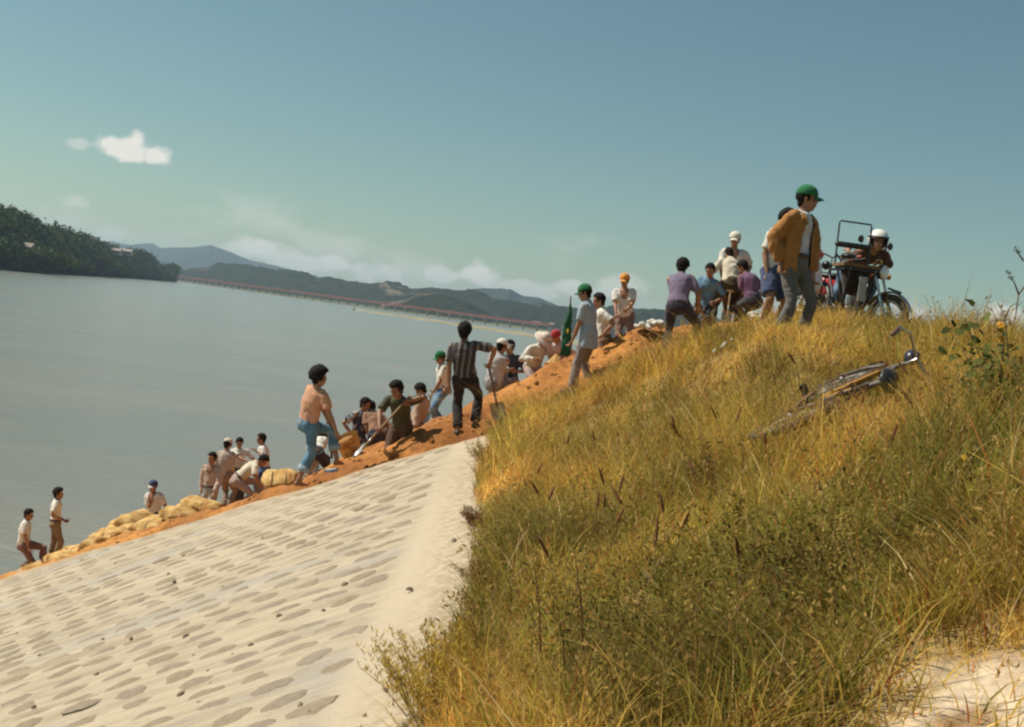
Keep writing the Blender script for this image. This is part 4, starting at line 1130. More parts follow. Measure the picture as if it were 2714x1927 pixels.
    for i, sgn in enumerate((1, -1)):
        pc, fd, side, pn = hands[i]; cu = grip[i]
        ps = pn if (pn.dot(f2) + pn.dot(-t) * .3) > 0 else -pn
        for q, (off, ln) in enumerate(((-.030, .070), (-.010, .080), (.010, .076), (.030, .060))):
            b0_ = pc + fd * .042 * s + side * (off * s); b1_ = b0_ + (fd * math.cos(cu) + ps * math.sin(cu)) * (ln * .5 * s); b2_ = b1_ + (fd * math.cos(cu * 2.2) + ps * math.sin(cu * 2.2)) * (ln * .5 * s)
            fg.tube([b0_ - fd * .012, b0_, b1_, b2_], S3(.009, .009, .0085, .0065), 6)
        ts_ = side if side.dot(f2) > 0 else -side
        b0_ = pc - fd * .015 * s + ts_ * .034 * s; b1_ = b0_ + (fd * .7 + ts_ * .6 + ps * .3).normalized() * .04 * s; fg.tube([b0_ - ts_ * .015, b0_, b1_, b1_ + (fd * .9 + ps * .6 * cu).normalized() * .03 * s], S3(.012, .011, .010, .007), 6)
    eg = Geo()
    for sgn in (1, -1): eg.ell(H(.083, sgn * .032, .0), hax, SH(.010, .017, .008), 8, 6)
    lg = Geo(); lg.ell(H(.096, 0, -.068), hax, SH(.008, .024, .006), 8, 5)
    faces = [tuple(q) for q in F] if not isinstance(F, list) else F
    n0 = len(V); AV = [tuple(v) for v in V]; AF = list(faces); mi = [0] * len(AF)
    for gg, k in ((fg, 0), (eg, 1), (lg, 2)):
        o = len(AV); AV += gg.V; AF += [tuple(i + o for i in q) for q in gg.F]; mi += [k] * len(gg.F)
    me = bpy.data.meshes.new('person'); me.from_pydata(loc(AV).tolist(), [], AF)
    me.polygons.foreach_set('use_smooth', np.ones(len(AF), dtype=bool)); me.polygons.foreach_set('material_index', np.array(mi, dtype=np.int32)); me.update()
    root = new_obj('person', me, None, [m_skin, m_eye, m_lip]); root.location = org; root.rotation_euler = (0, 0, -a)
    tag(root, label, 'person', 'people repairing the levee')
    def cloth(name, g, mat, vox=.0155, amp=.007, sm=3, cut=None, seed=0):
        V, F, NR = remesh(g, vox, sm)
        sd_ = len(PEOPLE) * 13 + seed
        n = fbm(V * np.array([7.5, 7.5, 4.5]), 3, sd_); n2 = np.abs(vnoise(V * np.array([11, 11, 6.0]) + 3.3 * vnoise(V * 4, sd_ + 5)[:, None], sd_ + 2))
        V = V + NR * (amp * n + amp * 1.1 * (.35 - n2))[:, None]
        F = np.array([tuple(q) for q in F]) if isinstance(F, list) else F
        if cut is not None:
            keep = ~cut(V); kf = keep[F].all(1); F = F[kf]
        me = mesh_np(name, loc(V), F); o = new_obj(name, me, root, mat)
        return o
    vx_c = .0155 if Y < 18.5 else .018
    # ---- shirt
    def shirt_geo(ex, slv, hem_, collar=True):
        g = Geo(); e = ex; tight = jacket is not None and ex < .02
        if tight: e = .002; slv = 'none0'
        hx = .034 if hem_ > .1 and ex < .02 else 0.0; lo = pel - t * (hem_ * s) if hem_ > 0 else pel + t * (-hem_ * s)
        if bend > .75 and hem_ > 0: lo = pel - Zv * (hem_ * s)
        g.tube([lo, pel + t * .05 * s, lerp(pel, nk, .30), mid + t * .06 * s, lerp(pel, nk, .80), lerp(pel, nk, .95), nk + t * .005], [S3(.152 + e + hx, .108 + e + hx), S3(.150 + e + hx * .7, .108 + e + hx * .7), S3(.138 + e * 1.3, .100 + e * 1.3), S3(.150 + e, .104 + e), S3(.170 + e * .8, .108 + e * .8), S3(.125 + e * .6, .082 + e * .6), S3(.066 + e * .3, .064 + e * .3)], 16, side=l2, round_caps=False)
        for i, sgn in enumerate((1, -1)):
            st = sh[i] - l2 * sgn * .07 * s; s1 = sh[i] - l2 * sgn * .03 * s + t * .006 * s; s2 = lerp(sh[i], el[i], .13)
            if slv == 'short':
                pe = lerp(sh[i], el[i], .78); g.tube([st, s1, s2, lerp(sh[i], el[i], .4), pe], S3(.054 + e * .4, .056 + e * .4, .060 + e * .4, .060 + e * .6, .066 + e * .5), 12, round_caps=False)
            elif slv == 'long':
                g.tube([st, s1, s2, lerp(sh[i], el[i], .5), el[i], lerp(el[i], wr[i], .5), lerp(el[i], wr[i], .93)], S3(.054 + e * .4, .056 + e * .4, .060 + e * .4, .058 + e * .5, .054 + e * .5, .051 + e * .5, .040 + e * .4), 12, round_caps=False)
            elif slv == 'none':
                g.tube([st, sh[i]], S3(.060 + e * .3, .060 + e * .3), 10)
        if collar: g.torus(nk + t * .008 * s + f2 * .004, (t + f2 * .35), .060 * s, .015 * s, 20, 8)
        return g
    if shirt is not None:
        cf = None
        if neckcut > 0:
            def cf(V):
                r = V - np.array(nk); up = r @ np.array(t); fw = r @ np.array(f2); la = np.abs(r @ np.array(l2))
                dep = -up
                return (fw > .0) & (dep < neckcut * s) & (la < .074 * s * np.sqrt(np.clip(1 - np.clip(dep, 0, 9) / (neckcut * s), .02, 1)) + .006)
        cloth('shirt', shirt_geo(.014, sleeve, hem, neckcut == 0), shirt, vx_c, .011, 2, cf, 1)
    if jacket is not None:
        def cj(V):
            r = V - np.array(nk); up = -(r @ np.array(t)); fw = r @ np.array(f2); la = r @ np.array(l2)
            return (fw > .0) & (np.abs(la + .012) < (.050 + .075 * np.clip(up, 0, .6)) * s)
        cloth('jacket', shirt_geo(.034, 'long', .13, False), jacket, vx_c, .016, 2, cj, 7)
        cg = Geo()
        for sgn in (1, -1):
            ca = nk - f2 * .03 * s + l2 * sgn * .062 * s + t * .02; pb = nk + f2 * .085 * s + l2 * sgn * .070 * s - t * .035 * s; pc_ = nk + f2 * .135 * s + l2 * sgn * .075 * s - t * .12 * s
            cg.tube([ca, pb, pc_], [S3(.012, .020), S3(.010, .030), S3(.006, .014)], 8, side=f2)
        cg.tube([nk - f2 * .045 * s + l2 * .062 * s + t * .02, nk - f2 * .075 * s + t * .025, nk - f2 * .045 * s - l2 * .062 * s + t * .02], [S3(.012, .02)] * 3, 8, side=t)
        o = cg.obj('collar', jacket, root); 
        o.data.vertices.foreach_set('co', loc(cg.V).astype(np.float32).ravel())
    # ---- trousers
    if pants is not None:
        g = Geo()
        g.tube([pel + t * .085 * s, pel + t * .02 * s, pel - pa * .05 * s, pel - pa * .11 * s], [S3(.150, .116), S3(.163, .124), S3(.166, .128), S3(.135, .115)], 16, side=lf, round_caps=False); g.ell(pel - pa * .055 * s - f * .012 * s, (f, lf, Zv), S3(.118, .155, .115), 14, 8)
        for i in range(2):
            up_ = [hp[i] + (hp[i] - kn[i]).normalized() * .02, lerp(hp[i], kn[i], .3), lerp(hp[i], kn[i], .7)]; ru = [.102, .095, .077]
            if leg == 'shorts': pts = up_[:2] + [lerp(hp[i], kn[i], .85)]; rd = [.104, .102, .102]
            elif leg == 'rolled': pts = up_ + [kn[i], lerp(kn[i], an[i], .35), lerp(kn[i], an[i], .62)]; rd = ru + [.076, .077, .080]
            else: pts = up_ + [kn[i], lerp(kn[i], an[i], .35), lerp(kn[i], an[i], .92)]; rd = ru + [.068, .068, .076]
            g.tube(pts, S3(*[q * tw for q in rd]), 12, round_caps=False)
        cloth('trousers' if leg != 'shorts' else 'shorts', g, pants, vx_c, .012, 2, None, 3)
        if leg == 'rolled' and Y < 17:
            cg = Geo()
            for i in range(2):
                cg.tube([lerp(kn[i], an[i], .46), lerp(kn[i], an[i], .66)], S3(.088, .090), 12, round_caps=False)
            o = cg.obj('turned_up_cuff', fabric('cuff_pale', (.34, .42, .48)), root); o.data.vertices.foreach_set('co', loc(cg.V).astype(np.float32).ravel())
    if belt:
        g = Geo(); g.tube([pel + t * .045 * s, pel + t * .085 * s], [S3(.172, .130), S3(.170, .128)], 18, side=lf, round_caps=False)
        o = g.obj('belt', m_belt, root); o.data.vertices.foreach_set('co', loc(g.V).astype(np.float32).ravel())
    if shoes:
        for i, sgn in enumerate((1, -1)):
            toe = f * math.cos(R(8)) + lf * (sgn * .16); toe.z = 0; toe.normalize(); g = Geo()
            g.tube([an[i] - toe * .05 * s - Zv * .045 * s, an[i] + toe * .04 * s - Zv * .040 * s, an[i] + toe * .12 * s - Zv * .052 * s, an[i] + toe * .185 * s - Zv * .060 * s], [S3(.040, .044), S3(.045, .050), S3(.050, .034), S3(.036, .020)], 10, side=toe.cross(Zv))
            o = g.obj('shoe', shoes if not isinstance(shoes, bool) else m_shoe, root); o.data.vertices.foreach_set('co', loc(g.V).astype(np.float32).ravel())
    # ---- hair
    if hair:
        rg = np.random.default_rng(len(PEOPLE)); nu, nv = 36, 24; th = {'short': .017, 'thick': .030, 'afro': .050}[hair]
        tt, ph = np.meshgrid(np.pi * np.arange(nv + 1) / nv, 2 * np.pi * np.arange(nu) / nu, indexing='ij'); tt, ph = tt.ravel(), ph.ravel()
        d = np.stack([np.sin(tt) * np.cos(ph), np.sin(tt) * np.sin(ph), np.cos(tt)], 1)
        line = np.where(d[:, 0] < -.25, -.80, np.where(d[:, 0] < .22, -.30, np.where(d[:, 0] > .55, .38, .10)))
        if hair == 'afro': line = np.where(d[:, 0] < .25, -.72, line)
        line = line + .10 * vnoise(d * 7.0 + 3 * len(PEOPLE), 9)
        cov = np.clip((d[:, 2] - line) / .28 + .3, 0, 1)[:, None]
        lump = (1 + .22 * vnoise(d * 5.0 + len(PEOPLE), 3) + .10 * rg.normal(size=len(d)))[:, None]
        rad = np.array([.094, .075, .088]) * (.90 + .10 * cov) + th * cov * lump - .012 * (1 - cov)
        if hair == 'afro': rad = rad * np.array([1.02, 1.10, 1.04])
        P = np.array([-.008, 0, .03]) + d * rad
        P = np.array(P) * hs
        P3 = np.array(hc) + P[:, :1] * np.array(hf) + P[:, 1:2] * np.array(hl) + P[:, 2:] * np.array(hu)
        F = [(i * nu + j, (i + 1) * nu + j, (i + 1) * nu + (j + 1) % nu, i * nu + (j + 1) % nu) for i in range(nv) for j in range(nu)]
        hgeo = Geo(); hgeo.add(P3.tolist(), F); kk = 1.25 if hair != 'short' else 1.0
        hgeo.ell(H(-.050, 0, -.048), hax, SH(.040 * kk, .058 * kk, .052 * kk), 12, 8)
        for sgn in (1, -1): hgeo.ell(H(.005, sgn * .072, .005), hax, SH(.024, .008 * kk, .040), 8, 6)
        new_obj('hair', mesh_np('hair', loc(hgeo.V), hgeo.F), root, hair_mat or m_hair)
    # ---- hats
    if hat:
        hm_ = hat_mat
        def dome(rx, ry, rz, z0, cut, seed=0, nu=24, nv=9):
            P = []
            for i in range(nv + 1):
                tt = (math.pi * .5 + cut) * i / nv
                for j in range(nu):
                    ph = 2 * math.pi * j / nu; w = 1 + .02 * math.sin(3 * ph + seed) * math.sin(tt)
                    P.append((-.008 + rx * w * math.sin(tt) * math.cos(ph), ry * w * math.sin(tt) * math.sin(ph), z0 + rz * math.cos(tt)))
            n = len(P); Q = [(x * .96, y * .96, z * .97 - .002) for x, y, z in P]
            F = [(i * nu + j, (i + 1) * nu + j, (i + 1) * nu + (j + 1) % nu, i * nu + (j + 1) % nu) for i in range(nv) for j in range(nu)]
            F += [tuple(q + n for q in f_)[::-1] for f_ in F]
            F += [(nv * nu + j, nv * nu + j + n, nv * nu + (j + 1) % nu + n, nv * nu + (j + 1) % nu) for j in range(nu)]
            return P + Q, F
        def bill(x0, ln, w, z, drop, nu=12):
            P = []; F = []
            for k in range(4):
                q = k / 3
                for j in range(nu + 1):
                    u = (j / nu * 2 - 1); x = x0 + (ln * (1 - .55 * u * u)) * q - .030 * u * u; P.append((x, u * w * (1 - .10 * q), z - drop * q - .022 * u * u))
            n = len(P); P += [(x, y, z_ - .006) for x, y, z_ in P]; m_ = nu + 1
            F = [(k * m_ + j, (k + 1) * m_ + j, (k + 1) * m_ + j + 1, k * m_ + j + 1) for k in range(3) for j in range(nu)]; F += [tuple(q + n for q in f_)[::-1] for f_ in F]
            rim = [(3 * m_ + j, 3 * m_ + j + 1) for j in range(nu)] + [(k * m_, (k + 1) * m_) for k in range(3)] + [((k + 1) * m_ + nu, k * m_ + nu) for k in range(3)]
            F += [(x, y, y + n, x + n) for x, y in rim]
            return P, F
        def put(name, PF, mat, parent):
            P = np.array(PF[0]) * hs; P3 = np.array(hc) + P[:, :1] * np.array(hf) + P[:, 1:2] * np.array(hl) + P[:, 2:] * np.array(hu)
            return new_obj(name, mesh_np(name, loc(P3), PF[1]), parent, mat)
        if hat == 'cap':
            c_ = put('cap', dome(.112, .098, .100, .045, .12), hm_, root); put('bill', bill(.085, .085, .075, .038, .028), hm_, c_)
        elif hat == 'visor_cap':
            c_ = put('cap', dome(.110, .096, .094, .045, .12), hm_, root); put('bill', bill(.085, .085, .075, .038, .028), fabric('bill_pale', (.55, .53, .46)), c_)
        elif hat == 'sunhat':
            c_ = put('sun_hat', dome(.110, .098, .105, .045, .05), hm_, root)
            nu = 28; P = []
            for k in range(5):
                for j in range(nu):
                    ph = 2 * math.pi * j / nu; r_ = .100 + .026 * k; P.append((-.008 + r_ * math.cos(ph), r_ * .94 * math.sin(ph), .050 - .006 * k ** 1.5 + .006 * math.sin(3 * ph) * k / 4))
            n = len(P); P += [(x, y, z - .004) for x, y, z in P]
            F = [(k * nu + j, (k + 1) * nu + j, (k + 1) * nu + (j + 1) % nu, k * nu + (j + 1) % nu) for k in range(4) for j in range(nu)]; F += [tuple(q + n for q in f_)[::-1] for f_ in F]; F += [(4 * nu + j, 4 * nu + j + n, 4 * nu + (j + 1) % nu + n, 4 * nu + (j + 1) % nu) for j in range(nu)]
            put('brim', (P, F), hm_, c_)
            P, F = dome(.115, .103, .02, .052, .3); put('hat_band', (P, F), fabric('band_red', (.45, .18, .15)), c_)
        elif hat == 'scarf':
            P, F = dome(.108, .092, .098, .030, .55); put('head_scarf', (P, F), hm_, root)
            P, F = dome(.03, .03, .05, -.10, .7); P = [(x - .07, y, z) for x, y, z in P]; put('scarf_knot', (P, F), hm_, root)
        elif hat == 'visor':
            c_ = put('sun_visor', ([(p_[0], p_[1], p_[2]) for p_ in dome(.108, .092, .03, .045, .35)[0]], dome(.108, .092, .03, .045, .35)[1]), hm_, root); put('bill', bill(.085, .085, .078, .038, .03), hm_, c_)
        elif hat == 'helmet':
            nu, nv = 32, 20; P = []; F = []
            for i in range(nv + 1):
                tt = math.pi * .80 * i / nv
                for j in range(nu):
                    ph = 2 * math.pi * j / nu; P.append((-.010 + .142 * math.sin(tt) * math.cos(ph), .128 * math.sin(tt) * math.sin(ph), .025 + .135 * math.cos(tt)))
            for i in range(nv):
                for j in range(nu):
                    q = (i * nu + j, (i + 1) * nu + j, (i + 1) * nu + (j + 1) % nu, i * nu + (j + 1) % nu)
                    c_ = np.mean([P[k] for k in q], axis=0)
                    if c_[0] > .045 and c_[2] < .065: continue
                    F.append(q)
            n = len(P); P += [(-.01 + (x + .01) * .9, y * .9, .025 + (z - .025) * .9) for x, y, z in P]; F += [tuple(k + n for k in q)[::-1] for q in F]
            c_ = put('helmet', (P, F), hm_, root); put('peak', bill(.118, .045, .10, .072, .012), m_black, c_)
            P = [(-.012 + .147 * math.cos(q) * (1), .132 * math.sin(q), .055 + dz) for dz in (-.012, .012) for q in np.linspace(-2.0, 2.0, 25)]
            put('trim', (P, [(j, j + 1, j + 26, j + 25) for j in range(24)]), m_black, c_)
            for sgn in (1, -1):
                P = [(x, sgn * .112, z) for x, z in ((.05, .05), (-.02, .05), (-.01, -.11), (.045, -.10))] + [(x, sgn * .098, z) for x, z in ((.05, .05), (-.02, .05), (-.01, -.11), (.045, -.10))]
                put('ear_pad', (P, [(0, 1, 2, 3), (7, 6, 5, 4), (0, 4, 5, 1), (1, 5, 6, 2), (2, 6, 7, 3), (3, 7, 4, 0)]), m_black, c_)
    rec = dict(root=root, nk=nk, pel=pel, wr=wr, hands=hands, an=an, f=f, lf=lf, hc=hc, f2=f2, t=t, l2=l2, fl=zmin, s=s, kn=kn)
    PEOPLE.append(rec)
    return rec
m_black = pmat('black_rubber', (.018, .017, .016), .55, bump=.2)

fb = fabric
whites = fb('white_cotton', (.72, .68, .59)); white2 = fb('white_knit', (.70, .67, .60)); cream = fb('cream_cotton', (.66, .58, .44))
P1 = person('man in white tee and brown shorts stepping up the bank at the left', 25.0, 78, (62, 1440), (70, 1380, .05), (80, 1460, .25), (78, 1468, -.25), (112, 1500, .12), (45, 1514, -.12), (80, 12), 1.0, white2, fb('mauve_brown', (.22, .13, .10)), 'short', leg='rolled', shoes=False, hem=.03, knee=((1, .1, .4), (1, -.1, .1)))
P2 = person('man in white shirt and rolled khaki trousers standing with folded arms', 25.2, 72, (147, 1384), (151, 1328), (164, 1374, .12), (166, 1378, -.18), (131, 1480, .1), (147, 1484, -.1), (78, 2), 1.0, whites, fb('khaki', (.26, .19, .11)), 'thick', leg='rolled', shoes=False, hem=-.04, belt=True)
P3 = person('man in dark blue cap and low necked white undershirt by the straw sacks', 24.6, 195, (410, 1366), (407, 1316), (440, 1374, -.15), (396, 1334, -.22), (420, 1470), (402, 1470), (190, 8), 1.0, white2, fb('navy_trousers', (.035, .04, .06)), 'short', 'visor_cap', hat_mat=fb('navy_cap', (.05, .065, .15)), neckcut=.22)
P4 = person('man in open pinkish shirt and pale trousers facing the camera', 23.4, 190, (556, 1296), (561, 1247), (568, 1306, -.28), (533, 1314, -.05), (563, 1398), (545, 1400), (205, 8), 1.0, fb('pinkish_shirt', (.52, .38, .30)), fb('pale_grey_trousers', (.42, .42, .40)), 'short', sleeve='long', neckcut=.15, belt=True, hem=-.04)
P5 = person('man in beige shirt and pale hat seen from behind in the waterside group', 24.6, 12, (599, 1256), (599, 1210), (585, 1262, .05), (612, 1262, .08), (594, 1346), (606, 1350), (15, 25), 1.0, fb('beige_shirt', (.50, .40, .33)), fb('tan_trousers', (.25, .19, .14)), 'short', 'cap', hat_mat=fb('cream_hat', (.62, .55, .42)), sleeve='long', hem=.03)
P6 = person('dark haired man in white shirt reaching across the bent man', 25.4, 150, (630, 1246), (632, 1204), (676, 1224, -.15), (660, 1226, -.35), (636, 1346), (624, 1346), (160, 20), .97, whites, fb('dark_grey_trousers', (.06, .06, .065)), 'short', hem=.0)
P7 = person('man in white shirt and pinkish trousers bending low by the water', 23.2, 80, (628, 1270), (667, 1240, .1), (702, 1290, .15), (696, 1294, -.15), (690, 1330, .10), (632, 1350, -.10), (85, 50), 1.0, cream, fb('pinkish_trousers', (.42, .32, .27)), 'short', belt=True, hem=-.05)
P8 = person('man in white shirt and blue jeans turned toward the bent man', 25.2, 262, (702, 1240), (697, 1192), (684, 1236, -.20), (680, 1196, -.05), (694, 1336, -.1), (704, 1336, .1), (268, 10), 1.0, whites, fb('blue_jeans', (.045, .10, .24), 'denim', (.10, .17, .30)), 'short', hem=-.04)
P9 = person('barefoot youth in peach tee and rolled jeans with one foot up on the bank', 16.0, 38, (816, 1118), (838, 1030), (868, 1112, .22), (892, 1146, -.12), (893, 1219, .14), (790, 1274, -.10), (62, 0), 1.0, fb('peach_tee', (.62, .32, .19)), fb('faded_jeans', (.10, .21, .31), 'denim', (.17, .29, .38)), 'afro', leg='rolled', shoes=False, hem=.06, grip=(1.1, .5), knee=((.9, .5, .3), (.8, .5, .1)), elbow=((.9, .2, -.4), None))
P10 = person('bent man in white top and dark trousers seen past the peach youth', 21.5, 40, (838, 1198), (842, 1165, .45), (850, 1215, .4), (842, 1212, .3), (864, 1266, .1), (822, 1266, -.1), (40, 60), .97, whites, fb('charcoal_trousers', (.05, .045, .05)), 'short', hem=-.03)
P11 = person('man in dark patterned shirt beside the tan bent worker', 20.6, 120, (950, 1160), (958, 1100), (975, 1150, -.1), (932, 1150, -.2), (955, 1270), (945, 1270), (100, 20), .97, fb('navy_print', (.06, .06, .10), 'print', (.45, .43, .40)), fb('dark_trousers', (.05, .05, .055)), 'short')
P12 = person('stooping worker in tan shirt behind the digger in green', 20.3, 330, (1000, 1150), (992, 1106, .25), (980, 1160, .2), (1010, 1165, .3), (1000, 1260), (1012, 1260), (320, 50), .97, fb('tan_shirt', (.30, .17, .10)), fb('dark_trousers', (.05, .05, .055)), 'short', hem=.03)
P13 = person('man in dark green tee leaning over his long shovel', 17.3, 205, (1066, 1122), (1056, 1048, -.30), (1086, 1062, -.42), (1006, 1128, -.50), (1066, 1262, .1), (1030, 1262, -.1), (215, 30), 1.0, fb('army_green_tee', (.085, .085, .045)), fb('brown_work_trousers', (.13, .075, .05)), 'thick', hem=.05, elbow=((.6, .3, .2), (-.6, 0, -.5)), grip=(1.2, 1.2))
P14 = person('crouching worker in pale tan shirt and grey trousers', 18.9, 300, (1102, 1128), (1112, 1092, .05), (1100, 1140, -.3), (1090, 1140, .2), (1096, 1180, -.1), (1110, 1182, .1), (290, 45), .97, fb('pale_tan_shirt', (.50, .36, .26)), fb('grey_trousers', (.22, .21, .22)), 'short', sleeve='long', hem=.0)
P15 = person('man in green cap, white tee and jeans holding a shovel at the water side', 23.0, 245, (1172, 1032), (1172, 973), (1146, 1046, -.1), (1180, 1048, -.28), (1160, 1132, -.1), (1180, 1130, .12), (255, 22), 1.0, whites, fb('washed_jeans', (.13, .24, .36), 'denim', (.30, .40, .48)), 'short', 'cap', hat_mat=fb('green_cap', (.022, .16, .06)), hem=-.02)
P16 = person('man in striped shirt and dark trousers resting a hand on a shovel', 16.4, 4, (1233, 1000), (1229, 900), (1190, 1018, -.02), (1298, 962, .10), (1213, 1138, .0), (1259, 1120, .12), (2, 6), 1.02, fb('striped_shirt', (.055, .045, .048), 'stripes', (.20, .18, .155)), fb('black_trousers', (.030, .024, .024)), 'thick', hem=.00, elbow=(None, (.9, -.1, .1)), grip=(.4, 1.1))
P17 = person('man in white cap and grey shirt sitting with his back turned', 20.2, 22, (1308, 1014), (1322, 948), (1350, 980, .25), (1296, 1020, .2), (1300, 1052, .35), (1330, 1050, .45), (40, 12), 1.02, fb('light_grey_shirt', (.46, .45, .44)), fb('grey_trousers', (.22, .21, .22)), 'short', 'cap', hat_mat=fb('white_cap', (.70, .66, .54)), sleeve='long')
P18 = person('man in dark shirt and white sun visor facing the seated man', 20.9, 205, (1352, 1012), (1352, 950), (1366, 985, -.2), (1340, 990, -.25), (1352, 1046, -.3), (1332, 1044, -.3), (215, 12), 1.0, fb('dark_slate_shirt', (.06, .06, .07)), fb('dark_trousers', (.05, .05, .055)), 'short', 'visor', hat_mat=fb('white_cap', (.70, .66, .54)))
P19 = person('stooping worker in pale sun hat and white clothes', 20.8, 150, (1410, 972), (1428, 928, -.2), (1462, 966, -.4), (1418, 952, -.45), (1420, 1050), (1404, 1050), (145, 40), 1.0, whites, fb('pale_pink_trousers', (.52, .42, .38)), 'short', 'sunhat', hat_mat=fb('pale_hat', (.70, .60, .50)), sleeve='long')
P20 = person('stooping worker with a red headscarf', 20.6, 210, (1490, 958), (1482, 926, -.2), (1500, 965, -.4), (1466, 962, -.35), (1500, 1040), (1485, 1040), (230, 20), .94, fb('pinkish_blouse', (.55, .42, .38)), fb('dark_trousers', (.05, .05, .055)), None, 'scarf', hat_mat=fb('red_scarf', (.40, .045, .05)))
P21 = person('man in green cap and loose light blue shirt walking along the fill', 17.4, 292, (1560, 888), (1556, 802), (1514, 912, -.05), (1540, 912, .25), (1516, 1034, -.12), (1566, 1030, .12), (285, 18), 1.0, fb('light_blue_shirt', (.34, .42, .48)), fb('grey_cotton_trousers', (.24, .20, .18)), 'short', 'cap', hat_mat=fb('green_cap', (.022, .16, .06)), hem=.20)
P22 = person('worker in white tee half hidden behind the light blue shirt', 18.4, 275, (1602, 900), (1594, 822), (1598, 886, -.28), (1580, 890, .2), (1618, 1036, -.1), (1594, 1036, .1), (275, 18), .98, whites, fb('brown_trousers', (.20, .125, .085)), 'short', elbow=((.9, -.3, 0), None), hem=.05)
P23 = person('man in orange cap and low necked white tee working a shovel', 21.6, 188, (1656, 834), (1655, 776), (1660, 820, -.35), (1634, 842, -.35), (1664, 940), (1644, 940), (195, 12), 1.0, white2, fb('mauve_trousers', (.24, .15, .125)), 'short', 'cap', hat_mat=fb('orange_cap', (.68, .30, .06)), neckcut=.2, grip=(1.2, 1.2))
P24 = person('man in faded purple shirt and dark trousers bending away from the camera', 17.6, 22, (1798, 806), (1803, 748, .16), (1828, 822, .45), (1848, 818, .25), (1760, 934, -.10), (1856, 926, .05), (20, 22), 1.02, fb('faded_purple', (.20, .16, .23)), fb('dark_purple_trousers', (.045, .038, .05)), 'thick', hem=.0, belt=False, grip=(1.1, 1.1))
P25 = person('worker in bright light blue top crouching among the diggers', 19.6, 215, (1872, 806), (1878, 762, -.12), (1894, 800, -.35), (1850, 815, -.3), (1880, 872), (1864, 872), (205, 25), .96, fb('sky_blue_top', (.15, .27, .38)), fb('dark_trousers', (.05, .05, .055)), 'short')
P26 = person('man in white shirt and brown trousers bent double with his back turned', 19.4, 350, (1938, 752), (1936, 700, .22), (1858, 778, .10), (1960, 784, .4), (1884, 864, -.15), (1950, 868, .10), (345, 45), .98, cream, fb('olive_brown_trousers', (.085, .065, .035)), 'short', hem=.0, elbow=((-.9, -.1, .2), None))
P27 = person('man in white printed cap and white shirt looking down at the digging', 19.8, 182, (1938, 740), (1944, 676), (1978, 724, -.1), (1916, 740, -.25), (1945, 850), (1928, 850), (195, 8), 1.05, whites, fb('tan_trousers', (.25, .19, .14)), 'short', 'cap', hat_mat=fb('white_cap', (.70, .66, .54)), neckcut=.16)
P28 = person('worker in purple plaid shirt crouching beside the bent white shirt', 19.0, 330, (1998, 796), (1984, 748, .12), (1970, 780, .3), (2000, 800, .4), (1990, 858, .2), (2006, 858, .25), (310, 35), .96, fb('purple_plaid', (.26, .12, .20), 'plaid', (.07, .045, .09)), fb('dark_trousers', (.05, .05, .055)), 'short')
P29 = person('dark haired person in blue shorts standing behind the brown jacket', 15.4, 160, (2052, 716), (2084, 596), (2100, 715, -.1), (2034, 724, -.15), (2040, 880, .1), (2014, 872, -.1), (150, 0), 1.08, whites, fb('blue_shorts', (.06, .08, .15)), 'thick', leg='shorts', hem=.02)
P30 = person('man in green cap and open brown jacket standing with a hand on his hip', 12.2, 140, (2108, 694), (2126, 582), (2156, 738, .0), (2068, 694, -.10), (2110, 905, .06), (2058, 905, -.06), (100, 2), 1.05, fb('pale_blue_white_shirt', (.60, .60, .66)), fb('grey_flannel', (.14, .13, .12)), 'short', 'cap', hat_mat=fb('green_cap', (.022, .16, .06)), jacket=fb('brown_jacket', (.36, .165, .045)), hem=-.02, belt=True, tw=.92, elbow=((.4, .5, 0), (-.9, .3, .1)))
print('people', len(PEOPLE))
for i, p in enumerate(PEOPLE):
    gx, gy = p['pel'].x, p['pel'].y
    hb = float(bank_h(np.array([gx]), np.array([gy]))[0]); hg = float(ground_h(np.array([gx]), np.array([gy]))[0])
    print(i + 1, 'feet %.2f bank %.2f ground %.2f  gap %.2f' % (p['fl'], hb, hg, p['fl'] - max(hb, hg)))
# ---------------------------------------------------------------- tools, vehicles, sacks
m_wood = pmat('handle_wood', (.34, .21, .10), .7, var=.35, vscale=12); m_woodd = pmat('handle_wood_dark', (.15, .08, .04), .7, var=.35, vscale=12)
m_steel = pmat('worn_steel', (.42, .40, .37), .45, .8, var=.4, vscale=15); m_chrome = pmat('chrome', (.56, .54, .51), .24, 1.0, var=.3, vscale=25)
m_rust = pmat('rusty_steel', (.20, .09, .045), .8, .3, col2=(.10, .05, .03), vscale=25, bump=.5); m_dark = pmat('dark_metal', (.035, .032, .030), .5, .4, var=.3)
m_red = pmat('red_paint', (.50, .020, .016), .22, coat=.6, var=.1); m_seat = pmat('black_vinyl', (.02, .018, .017), .45, bump=.2); m_tyre = pmat('tyre_rubber', (.022, .021, .020), .8, bump=.6, bscale=80, col2=(.06, .05, .04), vscale=10)
m_alu = pmat('cast_aluminium', (.40, .39, .37), .4, .9, var=.25, vscale=20); m_orange = pmat('indicator_orange', (.75, .22, .02), .25, coat=.5); m_glass = pmat('lamp_glass', (.70, .72, .72), .08, .0, coat=1.0)
